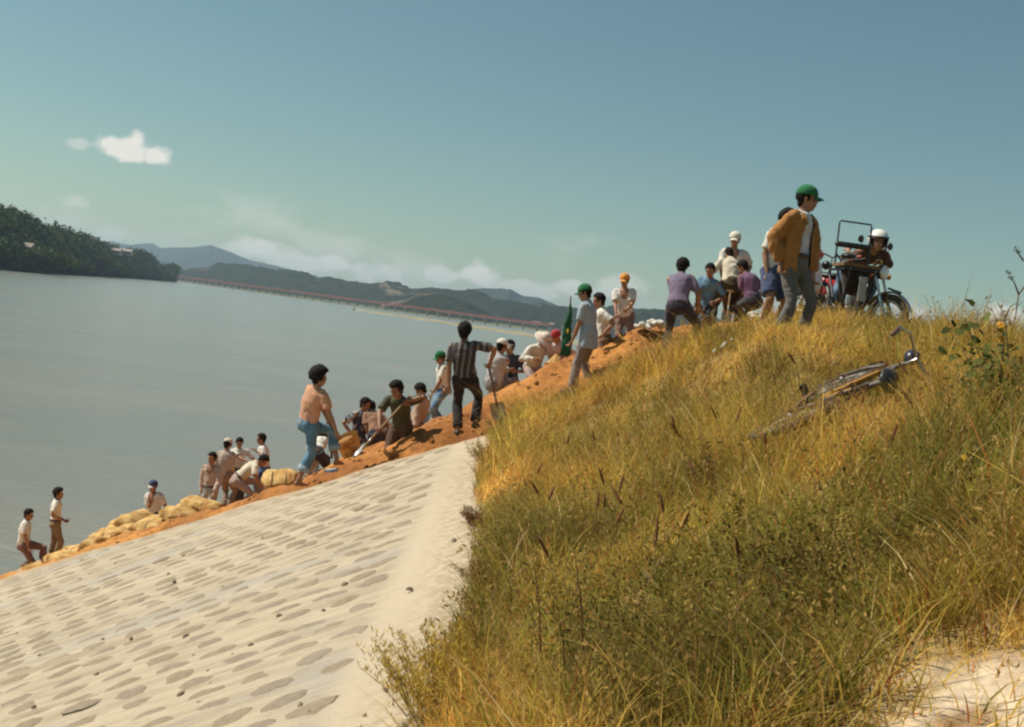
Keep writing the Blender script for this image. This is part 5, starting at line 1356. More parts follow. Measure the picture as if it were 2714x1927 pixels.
def spade(top, tip, label, wood=None, blade_l=.27, face=Vector((0, -1, 0)), name='shovel', hoe=False):
    top, tip = Vector(top), Vector(tip); d = (tip - top).normalized(); root = empty(name, tip)
    sd_ = d.cross(face); sd_ = sd_.normalized() if sd_.length > .1 else d.orthogonal().normalized(); n = sd_.cross(d)
    L = lambda p: p - tip
    g = Geo(); g.tube([L(top), L(lerp(top, tip, .5)), L(tip - d * blade_l * .7)], [.016, .017, .018], 8); g.obj('handle', wood or m_wood, root)
    if not hoe:
        g = Geo(); g.tube([L(top) - sd_ * .055, L(top) + sd_ * .055], [.015, .015], 8); g.obj('grip', wood or m_wood, root)
    V = []; nu, nv = 7, 7
    for i in range(nu):
        u = i / (nu - 1)
        for j in range(nv):
            w = j / (nv - 1) * 2 - 1; half = .105 * (1 if u < .6 else math.sqrt(max(0.02, 1 - ((u - .6) / .42) ** 2)))
            c = tip - d * blade_l * (1 - u) if not hoe else tip - d * .03 + n * (.16 * u) + d * (.05 * u)
            V.append(L(c) + sd_ * (w * half) + n * ((.030 * w * w - .012 * math.sin(u * 3)) if not hoe else 0) + (d * .0))
    m = len(V); V2 = V + [v - (n if not hoe else d) * .004 for v in V]
    F = [(i * nv + j, (i + 1) * nv + j, (i + 1) * nv + j + 1, i * nv + j + 1) for i in range(nu - 1) for j in range(nv - 1)]; F += [tuple(q + m for q in f_)[::-1] for f_ in F]
    rim = [(i * nv, (i + 1) * nv) for i in range(nu - 1)] + [((i + 1) * nv + nv - 1, i * nv + nv - 1) for i in range(nu - 1)] + [((nu - 1) * nv + j, (nu - 1) * nv + j + 1) for j in range(nv - 1)] + [(j + 1, j) for j in range(nv - 1)]
    F += [(x, y, y + m, x + m) for x, y in rim]
    g = Geo(); g.add(V2, F); g.obj('blade', m_steel, root)
    g = Geo(); g.tube([L(tip - d * blade_l * 1.35), L(tip - d * blade_l * .8)], [.019, .014], 8); g.obj('socket', m_steel, root)
    tag(root, label, 'shovel' if not hoe else 'hoe', 'digging tools')
def hand_pt(p, i): return p['hands'][i][0] + p['hands'][i][1] * .03
spade(hand_pt(P16, 1) + Vector((0, 0, .05)), at(1326, 1116, 16.5), 'dark handled shovel standing under the hand of the man in stripes', m_woodd)
h0, h1 = hand_pt(P13, 0), hand_pt(P13, 1); dd = (h1 - h0).normalized()
spade(h0 - dd * .12, h1 + dd * .55, 'long shovel with a bright blade held by the man in green', m_wood, face=Vector((0, 0, 1)))
spade(hand_pt(P15, 0) + Vector((.01, 0, .08)), at(1120, 1122, 22.8), 'shovel hanging from the hand of the man in cap and jeans')
spade(hand_pt(P9, 0) + Vector((0, 0, .10)), at(880, 1248, 16.15), 'dark hoe leaning by the knee of the peach youth', m_woodd, hoe=True, name='hoe')
h0, h1 = hand_pt(P23, 0), hand_pt(P23, 1); dd = (h1 - h0).normalized()
spade(h0 - dd * .15, h1 + dd * .62, 'pale shovel held by the man in orange cap')
spade(at(835, 1192, 21.2), at(829, 1262, 21.2), 'short pale shovel in front of the bent man past the peach youth')
spade(at(1936, 772, 19.2), at(1925, 866, 19.0), 'upright pale shovel before the bent brown trousers')
spade(at(1850, 800, 17.9), at(1880, 872, 18.3), 'shovel in the hands of the man in faded purple')

# flag, furled on its pole
fp = at(1502, 1000, 18.7); root = empty('furled_flag', fp)
L = lambda x, y, dy=0: at(x, y, 18.7 + dy) - fp
g = Geo(); g.tube([L(1500, 1000), L(1506, 900), L(1513, 786)], [.014, .013, .011], 8); g.obj('pole', m_woodd, root)
gg = Geo(); gg.tube([L(1512, 796), L(1509, 830), L(1504, 870), L(1500, 910), L(1496, 946)], [(.016, .014), (.040, .024), (.062, .028), (.082, .030), (.090, .026)], 16, side=(1, 0, 0), round_caps=False)
V, F, NR = remesh(gg, .012, 2); V = V + NR * (.016 * np.sin(np.arctan2(V[:, 1], V[:, 0]) * 5 + V[:, 2] * 3) + .03 * fbm(V * np.array([6, 6, 3.5]), 3, 77))[:, None]
new_obj('cloth', mesh_np('cloth', V, F if isinstance(F, np.ndarray) else F), root, fabric('flag_green', (.020, .10, .045)))
g = Geo(); c = L(1505, 878, -.065); g.ell(c, XYZ, (.020, .016, .042), 10, 8); g.obj('emblem', fabric('flag_yellow', (.62, .42, .04)), root)
tag(root, 'dark green flag with a yellow mark furled on its pole', 'flag')

# straw sacks and white bags
def sack_mesh(seed, l, w, h):
    rg = np.random.default_rng(seed); nu, nv = 26, 16; P = []
    for i in range(nv + 1):
        q = math.pi * i / nv
        for j in range(nu):
            ph = 2 * math.pi * j / nu
            sp_ = lambda v, e: math.copysign(abs(v) ** e, v)
            x = l * sp_(math.cos(q), .55); r_ = abs(math.sin(q)) ** .5
            P.append((x, w * r_ * sp_(math.cos(ph), .75), h * r_ * sp_(math.sin(ph), .75)))
    P = np.array(P); P += .22 * min(w, h) * np.stack([fbm(P * 6 + seed, 3, seed), fbm(P * 6 + seed, 3, seed + 3), fbm(P * 6 + seed, 3, seed + 7)], 1)
    P[:, 2] = np.where(P[:, 2] < -.7 * h, -.7 * h, P[:, 2])
    F = np.array([(i * nu + j, i * nu + (j + 1) % nu, (i + 1) * nu + (j + 1) % nu, (i + 1) * nu + j) for i in range(nv) for j in range(nu)])
    return mesh_np('straw_sack', P, F)
def mat_straw():
    m = bpy.data.materials.new('woven_straw'); m.use_nodes = True; nt = m.node_tree; b = nt.nodes['Principled BSDF']; b.inputs['Roughness'].default_value = .9; b.inputs['Specular IOR Level'].default_value = .2
    t = nt.nodes.new('ShaderNodeTexCoord'); ob = t.outputs['Object']
    c = mixc(nt, mrange(nt, noise(nt, ob, 5.0, 4.0), .35, .65), (.70, .47, .19), (.36, .18, .05))
    fine = noise(nt, vmath(nt, 'MULTIPLY', ob, (1.0, 1.0, 3.0)), 22.0, 5.0, 0.7)
    c = mixc(nt, mrange(nt, fine, .45, .70, 0, .55), c, (.34, .18, .055)); nt.links.new(c, b.inputs['Base Color'])
    bp = nt.nodes.new('ShaderNodeBump'); bp.inputs['Strength'].default_value = .7; bp.inputs['Distance'].default_value = .02; nt.links.new(fmath(nt, 'ADD', fine, noise(nt, ob, 60.0, 3.0)), bp.inputs['Height']); nt.links.new(bp.outputs[0], b.inputs['Normal'])
    return m
m_straw = mat_straw(); m_twine = pmat('straw_twine', (.20, .12, .05), .9)
sacks = [(150, 1490, 22.6, None), (196, 1484, 21.8, None), (262, 1456, 21.4, None), (322, 1426, 21.0, None), (350, 1406, 21.2, None), (410, 1400, 20.4, None), (448, 1376, 21.4, None), (488, 1368, 20.6, None), (88, 1508, 23.0, 'straw sack under the feet of the man stepping up the bank'), (178, 1478, 22.5, 'pale straw sack just right of the man with folded arms'), (212, 1466, 22.2, None), (246, 1448, 22.0, None), (226, 1474, 21.4, None),
         (276, 1430, 22.0, None), (306, 1418, 21.6, None), (290, 1446, 21.0, None), (334, 1398, 22.0, None), (362, 1384, 22.0, 'straw sack with a dark open end left of the man in dark blue cap'), (392, 1388, 21.0, None), (430, 1392, 20.6, None),
         (470, 1362, 21.6, 'brown straw sack right of the man in dark blue cap'), (505, 1352, 21.4, None), (530, 1342, 21.0, 'straw sack beside the pale trousers of the man facing the camera'), (742, 1272, 18.6, 'straw sack on the bank left of the barefoot youth'), (1240, 1062, 19.0, None)]
sm_ = [sack_mesh(k, .27 + .05 * (k % 3), .23, .19) for k in range(5)]
for k, (px, py, Yd, lab) in enumerate(sacks[:-1]):
    p = at(px, py, Yd); o = new_obj('straw_sack', sm_[k % 5].copy(), None, m_straw); o.location = p; o.scale = (1.05, 1.1, .68); o.rotation_euler = (random.uniform(-.4, .4), random.uniform(-.45, .1), random.uniform(-1.6, 1.6))
    for q in (-.11, .11):
        g = Geo(); g.torus((q, 0, 0), (1, 0, 0), .215, .008, 24, 6); r_ = g.obj('twine', m_twine, o); r_.scale = (1, 1.05, .88)
    tag(o, lab or 'bulging yellow straw sack in the row along the waterside foot of the bank', 'sack', 'straw sacks along the waterside')
def bag(px, py, Yd, r, seed, label, mat):
    g = Geo(); rg = random.Random(seed); c = at(px, py, Yd)
    for q in range(7): g.ell((rg.uniform(-r, r), rg.uniform(-r, r) * .7, rg.uniform(0, r * .5)), XYZ, (r * rg.uniform(.4, .8), r * rg.uniform(.4, .7), r * rg.uniform(.25, .5)), 10, 6)
    V, F, NR = remesh(g, r * .09, 2); V = V + NR * (r * .16 * fbm(V / r * 2.2, 3, seed))[:, None]
    o = new_obj('white_bag', mesh_np('white_bag', V, F), None, mat); o.location = c
    tag(o, label, 'bag', 'white bags on the fill')
m_bag = fabric('white_sacking', (.68, .64, .56))
bag(2012, 846, 16.2, .13, 1, 'crumpled white bag in the grass by the tan bare legs', m_bag); bag(1734, 862, 18.3, .12, 2, 'crumpled white bag on top of the red mound', m_bag); bag(1705, 868, 18.2, .10, 3, 'flat white cloth beside the crumpled bag on the mound', m_bag); bag(1488, 1000, 18.3, .13, 4, 'pale bag half buried in the fill below the flag', m_bag)
# soil thrown through the air before the patterned shirt, modelled as an open bag
g = Geo(); c0 = at(934, 1205, 18.0)
V = []; nu, nv = 24, 10
for i in range(nv + 1):
    q = i / nv
    for j in range(nu):
        ph = 2 * math.pi * j / nu; r_ = .30 * (.75 + .35 * q ** .6) * (1 + .05 * math.sin(3 * ph + 2 * q)); V.append((r_ * math.cos(ph), r_ * .8 * math.sin(ph), -.08 + .62 * q + .05 * math.cos(ph) * q))
F = [(i * nu + j, i * nu + (j + 1) % nu, (i + 1) * nu + (j + 1) % nu, (i + 1) * nu + j) for i in range(nv) for j in range(nu)] + [tuple(range(nu))[::-1]]
me = mesh_np('thrown_soil_bag', V, F); o = new_obj('thrown_soil_bag', me, None, m_straw); o.location = c0; o.rotation_euler = (.25, -.5, .2); o.scale = (.6, .6, .6)
g = Geo(); g.ell((0, 0, .40), XYZ, (.27, .21, .12), 16, 8); g.obj('earth_load', fill.data.materials[0], o); set_col(o.children[0].data, np.repeat(np.array([[.33, .16, .05]]), len(o.children[0].data.vertices), 0))
tag(o, 'thrown soil shown as a large open straw bag in front of the patterned shirt', 'bag')
o2 = new_obj('thrown_soil_bag', me, None); o2.location = at(1462, 985, 18.9); o2.rotation_euler = (.2, .7, .4); o2.scale = (.6, .6, .5)  # second throw of soil, stood in for by the same bag shape
q = new_obj('earth_load', o.children[0].data, o2); tag(o2, 'thrown soil shown as a tilted brown bag in front of the pale sun hat', 'bag')
# pale plank and a dark shoe at the lower left
pa_, pb_ = at(-12, 1556, 21.0), at(66, 1520, 21.6); root = empty('plank', pa_); dv = pb_ - pa_; dn = dv.normalized(); up = Vector((0, -.5, .86)); sdv = dn.cross(up).normalized(); up = sdv.cross(dn)
Geo().box(dv / 2, (dn, sdv, up), (dv.length / 2, .14, .035)).obj('board', pmat('painted_board', (.58, .50, .46), .7, var=.25, vscale=6), root, False)
Geo().box(dv / 2 - up * .055, (dn, sdv, up), (dv.length / 2 - .05, .10, .018)).obj('batten', pmat('red_batten', (.28, .09, .08), .7, var=.3), root, False)
tag(root, 'pale board with a red underside lying at the lower left water edge', 'plank')
c = at(78, 1524, 21.5); g = Geo(); g.tube([(-.13, 0, 0), (-.04, 0, .02), (.06, 0, .0), (.14, 0, -.01)], [(.04, .05), (.045, .06), (.05, .035), (.04, .02)], 10, side=(0, 1, 0)); o = g.obj('rubber_shoe', m_shoe); o.location = c; o.rotation_euler = (0, -.3, .5); tag(o, 'dark rubber shoe left on the bank beside the pale board', 'shoe')
# torn clear plastic strips caught in the grass
rg = random.Random(9)
for k, (px, py, lab) in enumerate(((1915, 915, 'shiny torn plastic strip lying in the grass below the diggers'),)):
    p = hit(px, py, .16); V = []; n = 14
    dirv = (at(px + 26, py - 18, p.y) - p)
    for i in range(n):
        u = i / (n - 1) * 2 - 1
        for w in (-1, 0, 1): V.append(dirv * u + Vector((0, .008 * w, .004 * w + .010 * math.sin(i * .9 + w) + .006 * rg.random())))
    m = len(V); V += [v + Vector((0, 0, -.002)) for v in V]; F = [(i * 3 + j, (i + 1) * 3 + j, (i + 1) * 3 + j + 1, i * 3 + j + 1) for i in range(n - 1) for j in range(2)]; F += [tuple(x + m for x in f_)[::-1] for f_ in F]
    g = Geo(); g.add(V, F); o = g.obj('plastic_strip', pmat('clear_plastic', (.26, .26, .19), .55, .0, coat=.8, var=.3, vscale=20)); o.location = p; tag(o, lab, 'litter')

# ---- wheels shared by the cycles
def wheel(root, x, z, Rw, tr, mats, nsp, hubr, name='wheel', parent_rot=None, axis=Vector((0, 1, 0))):
    w = empty(name, (x, 0, z)); w.parent = root
    Geo().torus((0, 0, 0), axis, Rw - tr, tr, 40, 10).obj('tyre', mats[0], w); Geo().torus((0, 0, 0), axis, Rw - 2 * tr, tr * .55, 40, 6).obj('rim', mats[1], w)
    g = Geo(); g.tube([(0, -hubr * 1.1, 0), (0, hubr * 1.1, 0)], [hubr, hubr], 12)
    for k in range(nsp):
        q = 2 * math.pi * k / nsp; q2 = q + (.35 if k % 2 else -.35); sy = hubr * .8 * (1 if (k // 2) % 2 else -1)
        g.tube([(hubr * math.cos(q2), sy, hubr * math.sin(q2)), ((Rw - 2 * tr) * math.cos(q), 0, (Rw - 2 * tr) * math.sin(q))], [.0022, .0022], 4, round_caps=False)
    g.obj('spokes', mats[2], w); return w
def arc_fender(root, x, z, Rf, wid, a0, a1, mat, name='mudguard'):
    V = []; n = 22
    for i in range(n + 1):
        q = a0 + (a1 - a0) * i / n
        for j in range(5):
            w = (j / 4 * 2 - 1); rr_ = Rf - .018 * w * w; V.append((x + rr_ * math.cos(q), wid * w, z + rr_ * math.sin(q)))
    m = len(V); V += [(x + (vx_ - x) * .985, vy, z + (vz - z) * .985) for vx_, vy, vz in V]
    F = [(i * 5 + j, (i + 1) * 5 + j, (i + 1) * 5 + j + 1, i * 5 + j + 1) for i in range(n) for j in range(4)]; F += [tuple(q + m for q in f_)[::-1] for f_ in F]
    g = Geo(); g.add(V, F); return g.obj(name, mat, root)

# ---- motorcycle with rider
A_AZ = R(138); fw = Vector((math.sin(A_AZ), math.cos(A_AZ), 0)); WB = 1.26
fc = at(2342, 846, 15.9); ctr = fc - fw * (WB / 2); gz = fc.z - .29; MS = 1.08
moto = empty('motorcycle', (ctr.x, ctr.y, gz), math.pi / 2 - A_AZ)
moto.scale = (MS, MS, MS)
tag(moto, 'red and chrome motorcycle with round headlamp on the levee top', 'motorcycle')
wheel(moto, WB / 2, .30, .30, .045, (m_tyre, m_chrome, m_chrome), 28, .055, 'front_wheel'); wheel(moto, -WB / 2, .30, .30, .052, (m_tyre, m_chrome, m_chrome), 28, .065, 'rear_wheel')
for sy in (.085, -.085):
    g = Geo(); g.tube([(WB / 2, sy, .30), (WB / 2 - .10, sy, .56)], [.028, .026], 10); g.tube([(WB / 2 - .10, sy, .56), (WB / 2 - .24, sy, .93)], [.018, .018], 10); g.obj('fork', m_chrome, moto)
    g = Geo(); g.tube([(-WB / 2, sy * 1.6, .30), (-WB / 2 + .10, sy * 1.5, .70)], [.022, .026], 10); g.torus((-WB / 2 + .04, sy * 1.57, .45), (.25, 0, 1), .028, .008, 14, 6); g.torus((-WB / 2 + .06, sy * 1.55, .53), (.25, 0, 1), .028, .008, 14, 6); g.obj('shock_absorber', m_chrome, moto)
arc_fender(moto, WB / 2, .30, .335, .060, .25, 2.75, m_chrome, 'front_mudguard'); arc_fender(moto, -WB / 2, .30, .35, .075, .3, 2.9, m_chrome, 'rear_mudguard')
Geo().box((WB / 2 + .05, 0, .645), (Vector((.97, 0, -.25)), Vector((0, 1, 0)), Vector((.25, 0, .97))), (.10, .01, .014)).obj('bracket', m_black, moto, False)
hl_ = Geo(); hl_.tube([(.36, 0, .87), (.42, 0, .87), (.50, 0, .865)], [.05, .088, .094], 20, round_caps=False); hl_ = hl_.obj('headlamp', m_black, moto)
Geo().torus((.50, 0, .865), (1, 0, 0), .090, .010, 28, 8).obj('rim', m_chrome, hl_); Geo().ell((.498, 0, .865), XYZ, (.03, .086, .086), 18, 10).obj('lens', m_glass, hl_)
for sy in (-1, 1):
    ind = Geo().ell((.44, sy * .22, .83), XYZ, (.035, .034, .038), 12, 8).obj('indicator', m_orange, moto); Geo().tube([(.42, sy * .08, .84), (.42, sy * .20, .83)], [.010, .010], 6).obj('stalk', m_chrome, ind)
    mr = Geo().tube([(.30, sy * .25, 1.06), (.32, sy * .34, 1.20)], [.006, .006], 6).obj('mirror_stalk', m_chrome, moto)
    Geo().ell((.32, sy * .36, 1.25), XYZ, (.016, .060, .050), 14, 8).obj('mirror', m_black, moto)
    g = Geo(); g.ell((.302, sy * .36, 1.25), XYZ, (.006, .052, .043), 14, 8); g.obj('mirror_glass', m_chrome, moto)
    Geo().tube([(.24, sy * .33, 1.035), (.15, sy * .455, 1.02)], [.019, .019], 10).obj('handgrip', m_black, moto); Geo().tube([(.30, sy * .28, 1.03), (.27, sy * .40, 1.00)], [.007, .005], 6).obj('lever', m_chrome, moto)
g = Geo(); g.tube([(.16, .44, 1.02), (.26, .29, 1.04), (.32, .10, .98), (.32, -.10, .98), (.26, -.29, 1.04), (.16, -.44, 1.02)], [.012] * 6, 8); g.obj('handlebar', m_chrome, moto)
for sy in (-.06, .06): Geo().tube([(.31, sy, 1.0), (.38, sy, 1.03)], [.045, .042], 14).obj('instrument', m_chrome, moto)
g = Geo(); g.tube([(.30, 0, .80), (.20, 0, .83), (.02, 0, .82), (-.14, 0, .765)], [(.07, .06), (.125, .095), (.13, .095), (.07, .05)], 18, side=(0, 1, 0)); tk = g.obj('fuel_tank', m_red, moto)
for sy in (-1, 1): Geo().tube([(.22, sy * .128, .80), (.0, sy * .134, .785)], [(.006, .016), (.006, .012)], 8, side=(0, 1, 0)).obj('stripe', pmat('white_decal', (.75, .72, .66), .3), tk)
Geo().ell((.10, 0, .922), XYZ, (.035, .035, .014), 12, 6).obj('filler_cap', m_chrome, tk)
g = Geo(); g.tube([(-.10, 0, .79), (-.28, 0, .775), (-.50, 0, .79), (-.70, 0, .81)], [(.10, .035), (.125, .045), (.13, .045), (.11, .035)], 14, side=(0, 1, 0)); g.obj('seat', m_seat, moto)
for sy in (-1, 1):
    g = Geo(); g.tube([(-.10, sy * .115, .62), (-.30, sy * .13, .62), (-.50, sy * .125, .66)], [(.020, .09), (.026, .12), (.016, .07)], 12, side=(0, 1, 0)); pn_ = g.obj('side_panel', m_red, moto)
    g = Geo(); g.tube([(-.52, sy * .12, .70), (-.70, sy * .125, .74), (-.86, sy * .09, .76)], [(.030, .075), (.034, .085), (.02, .05)], 12, side=(0, 1, 0)); g.obj('tail_panel', m_red, moto)
    g = Geo(); g.tube([(.14, sy * .10, .36), (.22, sy * .12, .30), (.05, sy * .15, .20), (-.30, sy * .17, .21), (-.62, sy * .18, .26), (-.88, sy * .18, .29)], [.020, .021, .021, .028, .042, .044], 12); g.obj('exhaust_pipe', m_chrome, moto)
    g = Geo(); g.tube([(.06, sy * .12, .29), (.06, sy * .26, .29)], [.013, .016], 8); g.obj('foot_peg', m_black, moto)
    g = Geo(); g.tube([(-.05, sy * .05, .24), (.18, sy * .06, .25), (.33, sy * .04, .62), (.34, sy * .02, .86)], [.018] * 4, 8); g.tube([(.33, sy * .03, .80), (-.05, sy * .06, .72), (-.55, sy * .09, .72)], [.018] * 3, 8); g.tube([(-.05, sy * .05, .24), (-.08, sy * .06, .70)], [.018] * 2, 8); g.tube([(-.05, sy * .10, .26), (-WB / 2, sy * .10, .30)], [.020] * 2, 8); g.obj('frame', m_dark, moto)
eng = Geo(); eng.box((.06, 0, .30), XYZ, (.17, .105, .085)); eng.tube([(.02, -.15, .30), (.02, .15, .30)], [.085, .085], 18); eng.tube([(.14, -.13, .31), (.14, .13, .31)], [.06, .06], 16); eng = eng.obj('engine', m_alu, moto)
cy = Geo(); cyd = Vector((.28, 0, .96))
for k in range(7): c = Vector((.13, 0, .40)) + cyd * (.030 * k); cy.box(c, (Vector((.96, 0, -.28)), Vector((0, 1, 0)), cyd), (.085, .105, .007))
cy.tube([(.13, 0, .38), (.19, 0, .60)], [.062, .062], 14); cy.obj('cylinder', m_alu, eng)
Geo().box((-.90, 0, .72), (Vector((.9, 0, .4)), Vector((0, 1, 0)), Vector((-.4, 0, .9))), (.015, .07, .04)).obj('tail_light', pmat('tail_red', (.45, .02, .02), .2, coat=.5), moto, False)
Geo().tube([(-.02, .10, .22), (-.12, .22, .02)], [.010, .012], 8).obj('side_stand', m_dark, moto)
MM = Matrix.Translation((ctr.x, ctr.y, gz)) @ Matrix.Rotation(math.pi / 2 - A_AZ, 4, 'Z') @ Matrix.Scale(MS, 4)
ml = lambda x, y, z: MM @ Vector((x, y, z))
P31 = person('rider in white helmet and brown jacket leaning over the red motorcycle', 16.3, 138, ml(-.02, .06, .98), at(2346, 650, 15.65), ml(.20, .41, 1.06), ml(.17, -.38, 1.07), ml(.02, .28, .38), ml(-.02, -.50, .10), (188, 6), 1.08, fb('brown_shirt', (.085, .040, .026)), fb('rider_jeans', (.09, .15, .24), 'denim', (.16, .24, .32)), 'short', 'helmet', sleeve='long', hat_mat=pmat('white_helmet', (.78, .75, .66), .25, coat=.5), shoes=pmat('tan_shoe', (.36, .23, .11), .7), knee=((.7, .2, .5), (.5, -.6, .3)), elbow=((.7, .2, -.6), (-.7, -.3, -.6)), grip=(1.2, 1.2), hem=.04)

# ---- bicycles
def bicycle(name, paint, fend, load=False):
    r = empty(name); wm = (m_tyre, m_rust if not load else m_chrome, m_steel)
    wheel(r, .55, .34, .34, .020, wm, 32, .022, 'front_wheel'); wheel(r, -.53, .34, .34, .020, wm, 32, .026, 'rear_wheel')
    arc_fender(r, .55, .34, .365, .026, .35, 2.9, fend, 'front_mudguard'); arc_fender(r, -.53, .34, .365, .030, .2, 3.0, fend, 'rear_mudguard')
    tb = lambda nm, pts, rad, m=paint, par=r: Geo().tube(pts, rad if isinstance(rad, list) else [rad] * len(pts), 10).obj(nm, m, par)
    tb('top_tube', [(-.16, 0, .84), (.36, 0, .86)], .017); tb('down_tube', [(-.05, 0, .30), (.37, 0, .80)], .019); tb('seat_tube', [(-.05, 0, .30), (-.18, 0, .90)], .018); tb('head_tube', [(.345, 0, .92), (.385, 0, .76)], .019)
    for sy in (.055, -.055):
        tb('chain_stay', [(-.05, sy * .4, .30), (-.53, sy, .34)], .010); tb('seat_stay', [(-.16, sy * .3, .83), (-.53, sy, .34)], .009); tb('fork_blade', [(.385, sy * .6, .76), (.42, sy, .62), (.55, sy, .34)], [.013, .012, .009])
    tb('seat_post', [(-.18, 0, .88), (-.20, 0, .98)], .012, m_chrome)
    g = Geo(); g.tube([(-.34, 0, 1.0), (-.26, 0, 1.01), (-.14, 0, 1.0), (-.04, 0, .99)], [(.075, .03), (.10, .035), (.05, .028), (.018, .018)], 12, side=(0, 1, 0)); g.obj('saddle', m_seat, r)
    hb = tb('handlebar', [(.05, .27, 1.05), (.20, .28, 1.06), (.32, .20, 1.07), (.36, .0, 1.02), (.32, -.20, 1.07), (.20, -.28, 1.06), (.05, -.27, 1.05)], .012, m_chrome); tb('stem', [(.345, 0, .90), (.34, 0, 1.03)], .013, m_chrome)
    for sy in (1, -1): tb('handgrip', [(.04, sy * .27, 1.05), (.16, sy * .28, 1.055)], .018, pmat('grip_red', (.34, .07, .03), .6) if load else pmat('grip_brown', (.13, .06, .03), .6)); tb('brake_lever', [(.22, sy * .25, 1.04), (.10, sy * .25, 1.01)], .006, m_chrome)
    g = Geo(); g.tube([(.47, 0, .93), (.53, 0, .925), (.56, 0, .92)], [.03, .058, .062], 16, round_caps=False); hl2 = g.obj('headlamp', pmat('lamp_dark', (.03, .035, .05), .35, .3), r); Geo().ell((.56, 0, .92), XYZ, (.012, .056, .056), 14, 8).obj('lens', m_glass, hl2)
    g = Geo(); g.torus((-.05, .045, .30), (0, 1, 0), .088, .006, 24, 6); g.tube([(-.05, .045, .30), (.10, .05, .22)], [.011, .009], 8); g.tube([(-.05, -.045, .30), (-.20, -.05, .38)], [.011, .009], 8); g.obj('crank', m_steel, r)
    for c in ((.10, .10, .22), (-.20, -.10, .38)): Geo().box(c, XYZ, (.045, .04, .012)).obj('pedal', m_black, r, False)
    g = Geo(); V = [(.04, .062, .34), (-.50, .062, .375), (-.50, .062, .335), (.04, .062, .285)]; g.add(V + [(x, y + .012, z) for x, y, z in V], [(0, 1, 2, 3), (7, 6, 5, 4), (0, 4, 5, 1), (1, 5, 6, 2), (2, 6, 7, 3), (3, 7, 4, 0)]); g.obj('chain_guard', fend, r, False)
    if load:
        g = Geo(); g.tube([(-.60, 0, .80), (-.60, 0, .70), (-.60, 0, .58), (-.60, 0, .50)], [(.19, .17), (.17, .16), (.13, .13), (.08, .09)], 14, side=(0, 1, 0), round_caps=False); g.obj('canvas_load', fabric('dark_canvas', (.035, .025, .02)), r)
        # heavy delivery rack: board, stays and a tall loop
        bd_ = Geo().box((-.60, 0, .86), XYZ, (.20, .235, .020)).obj('rack_board', pmat('rack_wood', (.20, .11, .045), .75, var=.4), r, False)
        Geo().box((-.60, 0, .815), XYZ, (.18, .21, .022)).obj('rack_frame', m_dark, r, False)
        for sy in (.10, -.10): tb('rack_stay', [(-.86, sy * 1.6, .80), (-.53, sy, .34)], .014, m_dark); tb('rack_stay', [(-.40, sy * 1.6, .80), (-.53, sy, .34)], .014, m_dark)
        tb('rack_loop', [(-.40, .21, .87), (-.36, .21, 1.40), (-.36, .195, 1.425), (-.36, -.195, 1.425), (-.36, -.21, 1.40), (-.40, -.21, .87)], .011, m_dark)
        g = Geo(); g.tube([(-.385, .205, 1.13), (-.385, -.205, 1.13)], [.036, .036], 12); g.obj('padded_bar', m_seat, r)
        tb('rack_strut', [(-.39, .20, 1.0), (-.14, .04, .94)], .010, m_dark); tb('rack_strut', [(-.39, -.20, 1.0), (-.14, -.04, .94)], .010, m_dark)
        Geo().box((-.905, 0, .57), (Vector((1, 0, 0)), Vector((0, 1, 0)), Vector((.06, 0, 1)).normalized()), (.008, .048, .15)).obj('rear_plate', pmat('grey_plate', (.40, .37, .32), .55, .3, var=.2), r, False)
        g = Geo(); g.tube([(-.53, .16, .34), (-.55, .22, .02)], [.012] * 2, 8); g.tube([(-.53, -.16, .34), (-.55, -.22, .02)], [.012] * 2, 8); g.tube([(-.55, .22, .02), (-.55, -.22, .02)], [.012] * 2, 8); g.obj('kick_stand', m_rust, r)
    else:
        g = Geo()
        for sy in (.07, 0, -.07): g.tube([(-.24, sy, .74), (-.80, sy, .73)], [.006] * 2, 6)
        for x in (-.26, -.45, -.62, -.80): g.tube([(x, .07, .735), (x, -.07, .735)], [.006] * 2, 6)
        g.tube([(-.75, .07, .73), (-.53, .065, .34)], [.006] * 2, 6); g.tube([(-.75, -.07, .73), (-.53, -.065, .34)], [.006] * 2, 6); g.obj('carrier', m_rust, r)
        tb('decal', [(.0, .012, .37), (.30, .012, .735)], .0165, pmat('decal_yellow', (.36, .17, .02), .7)); tb('decal', [(-.07, .010, .42), (-.13, .010, .66)], .0165, pmat('decal_yellow', (.36, .17, .02), .7))
    return r
# delivery bicycle in front of the motorcycle, seen from behind
cb = bicycle('delivery_bicycle', m_dark, m_dark, True)
B_AZ_ = R(-4); rb_ = at(2272, 706, 14.2); bf = Vector((math.sin(B_AZ_), math.cos(B_AZ_), 0)); bz = rb_.z - .86
cb.location = (rb_.x + bf.x * .62, rb_.y + bf.y * .62, bz); cb.rotation_euler = (0, R(0), math.pi / 2 - B_AZ_)
tag(cb, 'black delivery bicycle with a tall loop rack seen from behind', 'bicycle')
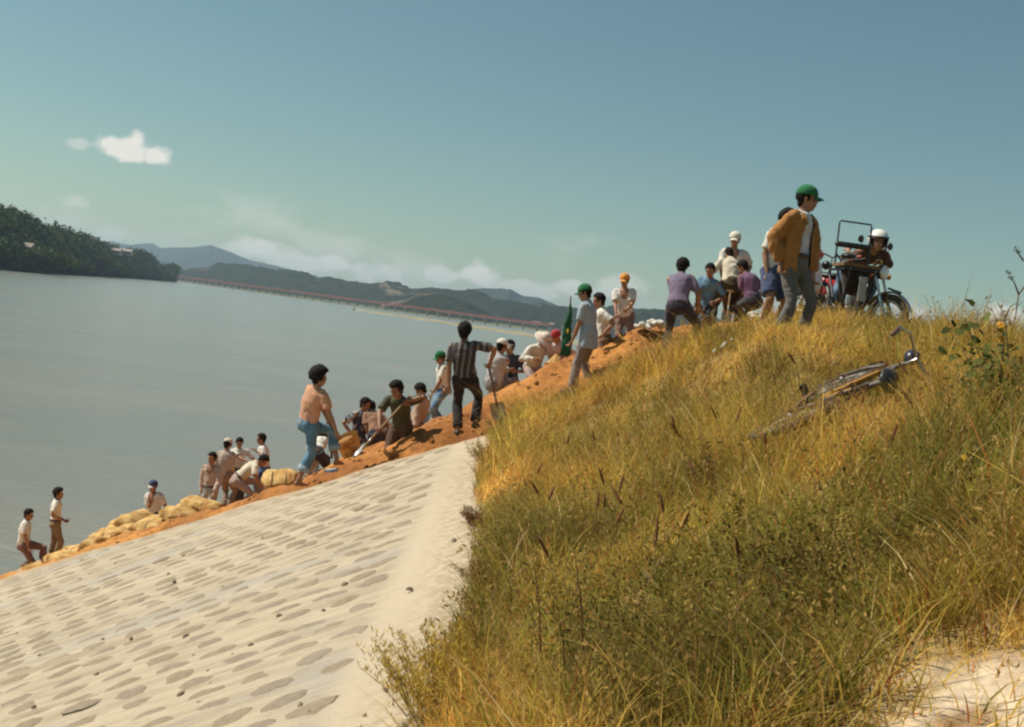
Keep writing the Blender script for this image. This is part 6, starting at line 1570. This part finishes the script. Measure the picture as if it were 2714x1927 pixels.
# white carrier bag hanging from its handlebar
MB_ = Matrix.Translation(cb.location) @ Matrix.Rotation(math.pi / 2 - B_AZ_, 4, 'Z'); hp_ = MB_ @ Vector((.10, .29, 1.02))
g = Geo(); g.tube([(0, 0, 0), (0, 0, -.08), (0, 0, -.22), (0, 0, -.40), (0, 0, -.47)], [(.012, .012), (.05, .035), (.10, .07), (.125, .09), (.09, .06)], 16, side=(1, 0, 0)); V, F, NR = remesh(g, .012, 2); V = V + NR * (.012 * fbm(V * np.array([14, 14, 6]), 3, 5))[:, None]
mb = bpy.data.materials.new('milky_plastic'); mb.use_nodes = True; q = mb.node_tree.nodes['Principled BSDF']; q.inputs['Base Color'].default_value = (.70, .68, .70, 1); q.inputs['Roughness'].default_value = .35; tr = mb.node_tree.nodes.new('ShaderNodeBsdfTranslucent'); tr.inputs['Color'].default_value = (.7, .68, .7, 1); mx = mb.node_tree.nodes.new('ShaderNodeMixShader'); mx.inputs[0].default_value = .4; mb.node_tree.links.new(q.outputs[0], mx.inputs[1]); mb.node_tree.links.new(tr.outputs[0], mx.inputs[2]); mb.node_tree.links.new(mx.outputs[0], mb.node_tree.nodes['Material Output'].inputs['Surface'])
o = new_obj('carrier_bag', mesh_np('carrier_bag', V, F), None, mb); o.location = hp_; tag(o, 'milky white plastic bag hanging from the delivery bicycle handlebar', 'bag')
g = Geo(); g.ell((0, 0, .0), XYZ, (.06, .04, .07), 12, 8); V, F, NR = remesh(g, .008, 1); V = V + NR * (.012 * fbm(V * 30, 3, 8))[:, None]; o = new_obj('white_cloth', mesh_np('white_cloth', V, F), None, fabric('cloth_red_white', (.70, .66, .60), 'print', (.55, .06, .05))); o.location = hp_ + Vector((.03, 0, -.02)); tag(o, 'red and white cloth tied at the delivery bicycle handlebar', 'cloth')

# old bicycle lying in the grass
ob_ = bicycle('old_bicycle', pmat('old_grey_paint', (.17, .15, .14), .6, .2, col2=(.09, .05, .03), vscale=14), m_rust, False)
rear = hit(2100, 1112, .21); BS = .95
xa = (at(2262, 992, rear.y + 1.0) - rear).normalized(); nrm = Vector((-.80, -.16, 1.0)).normalized(); ya = (nrm - xa * nrm.dot(xa)).normalized(); za = xa.cross(ya); front = rear + xa * 1.08 * BS
mb_ = Matrix((xa * BS, ya * BS, za * BS)).transposed().to_4x4(); mb_.translation = rear - mb_.to_3x3() @ Vector((-.53, 0, .34))
print('bike', rear, front, (front - rear).length)
ob_.matrix_world = mb_
tag(ob_, 'rusty old bicycle lying on its side in the grass', 'bicycle')
bpy.data.scenes.remove(TMP)
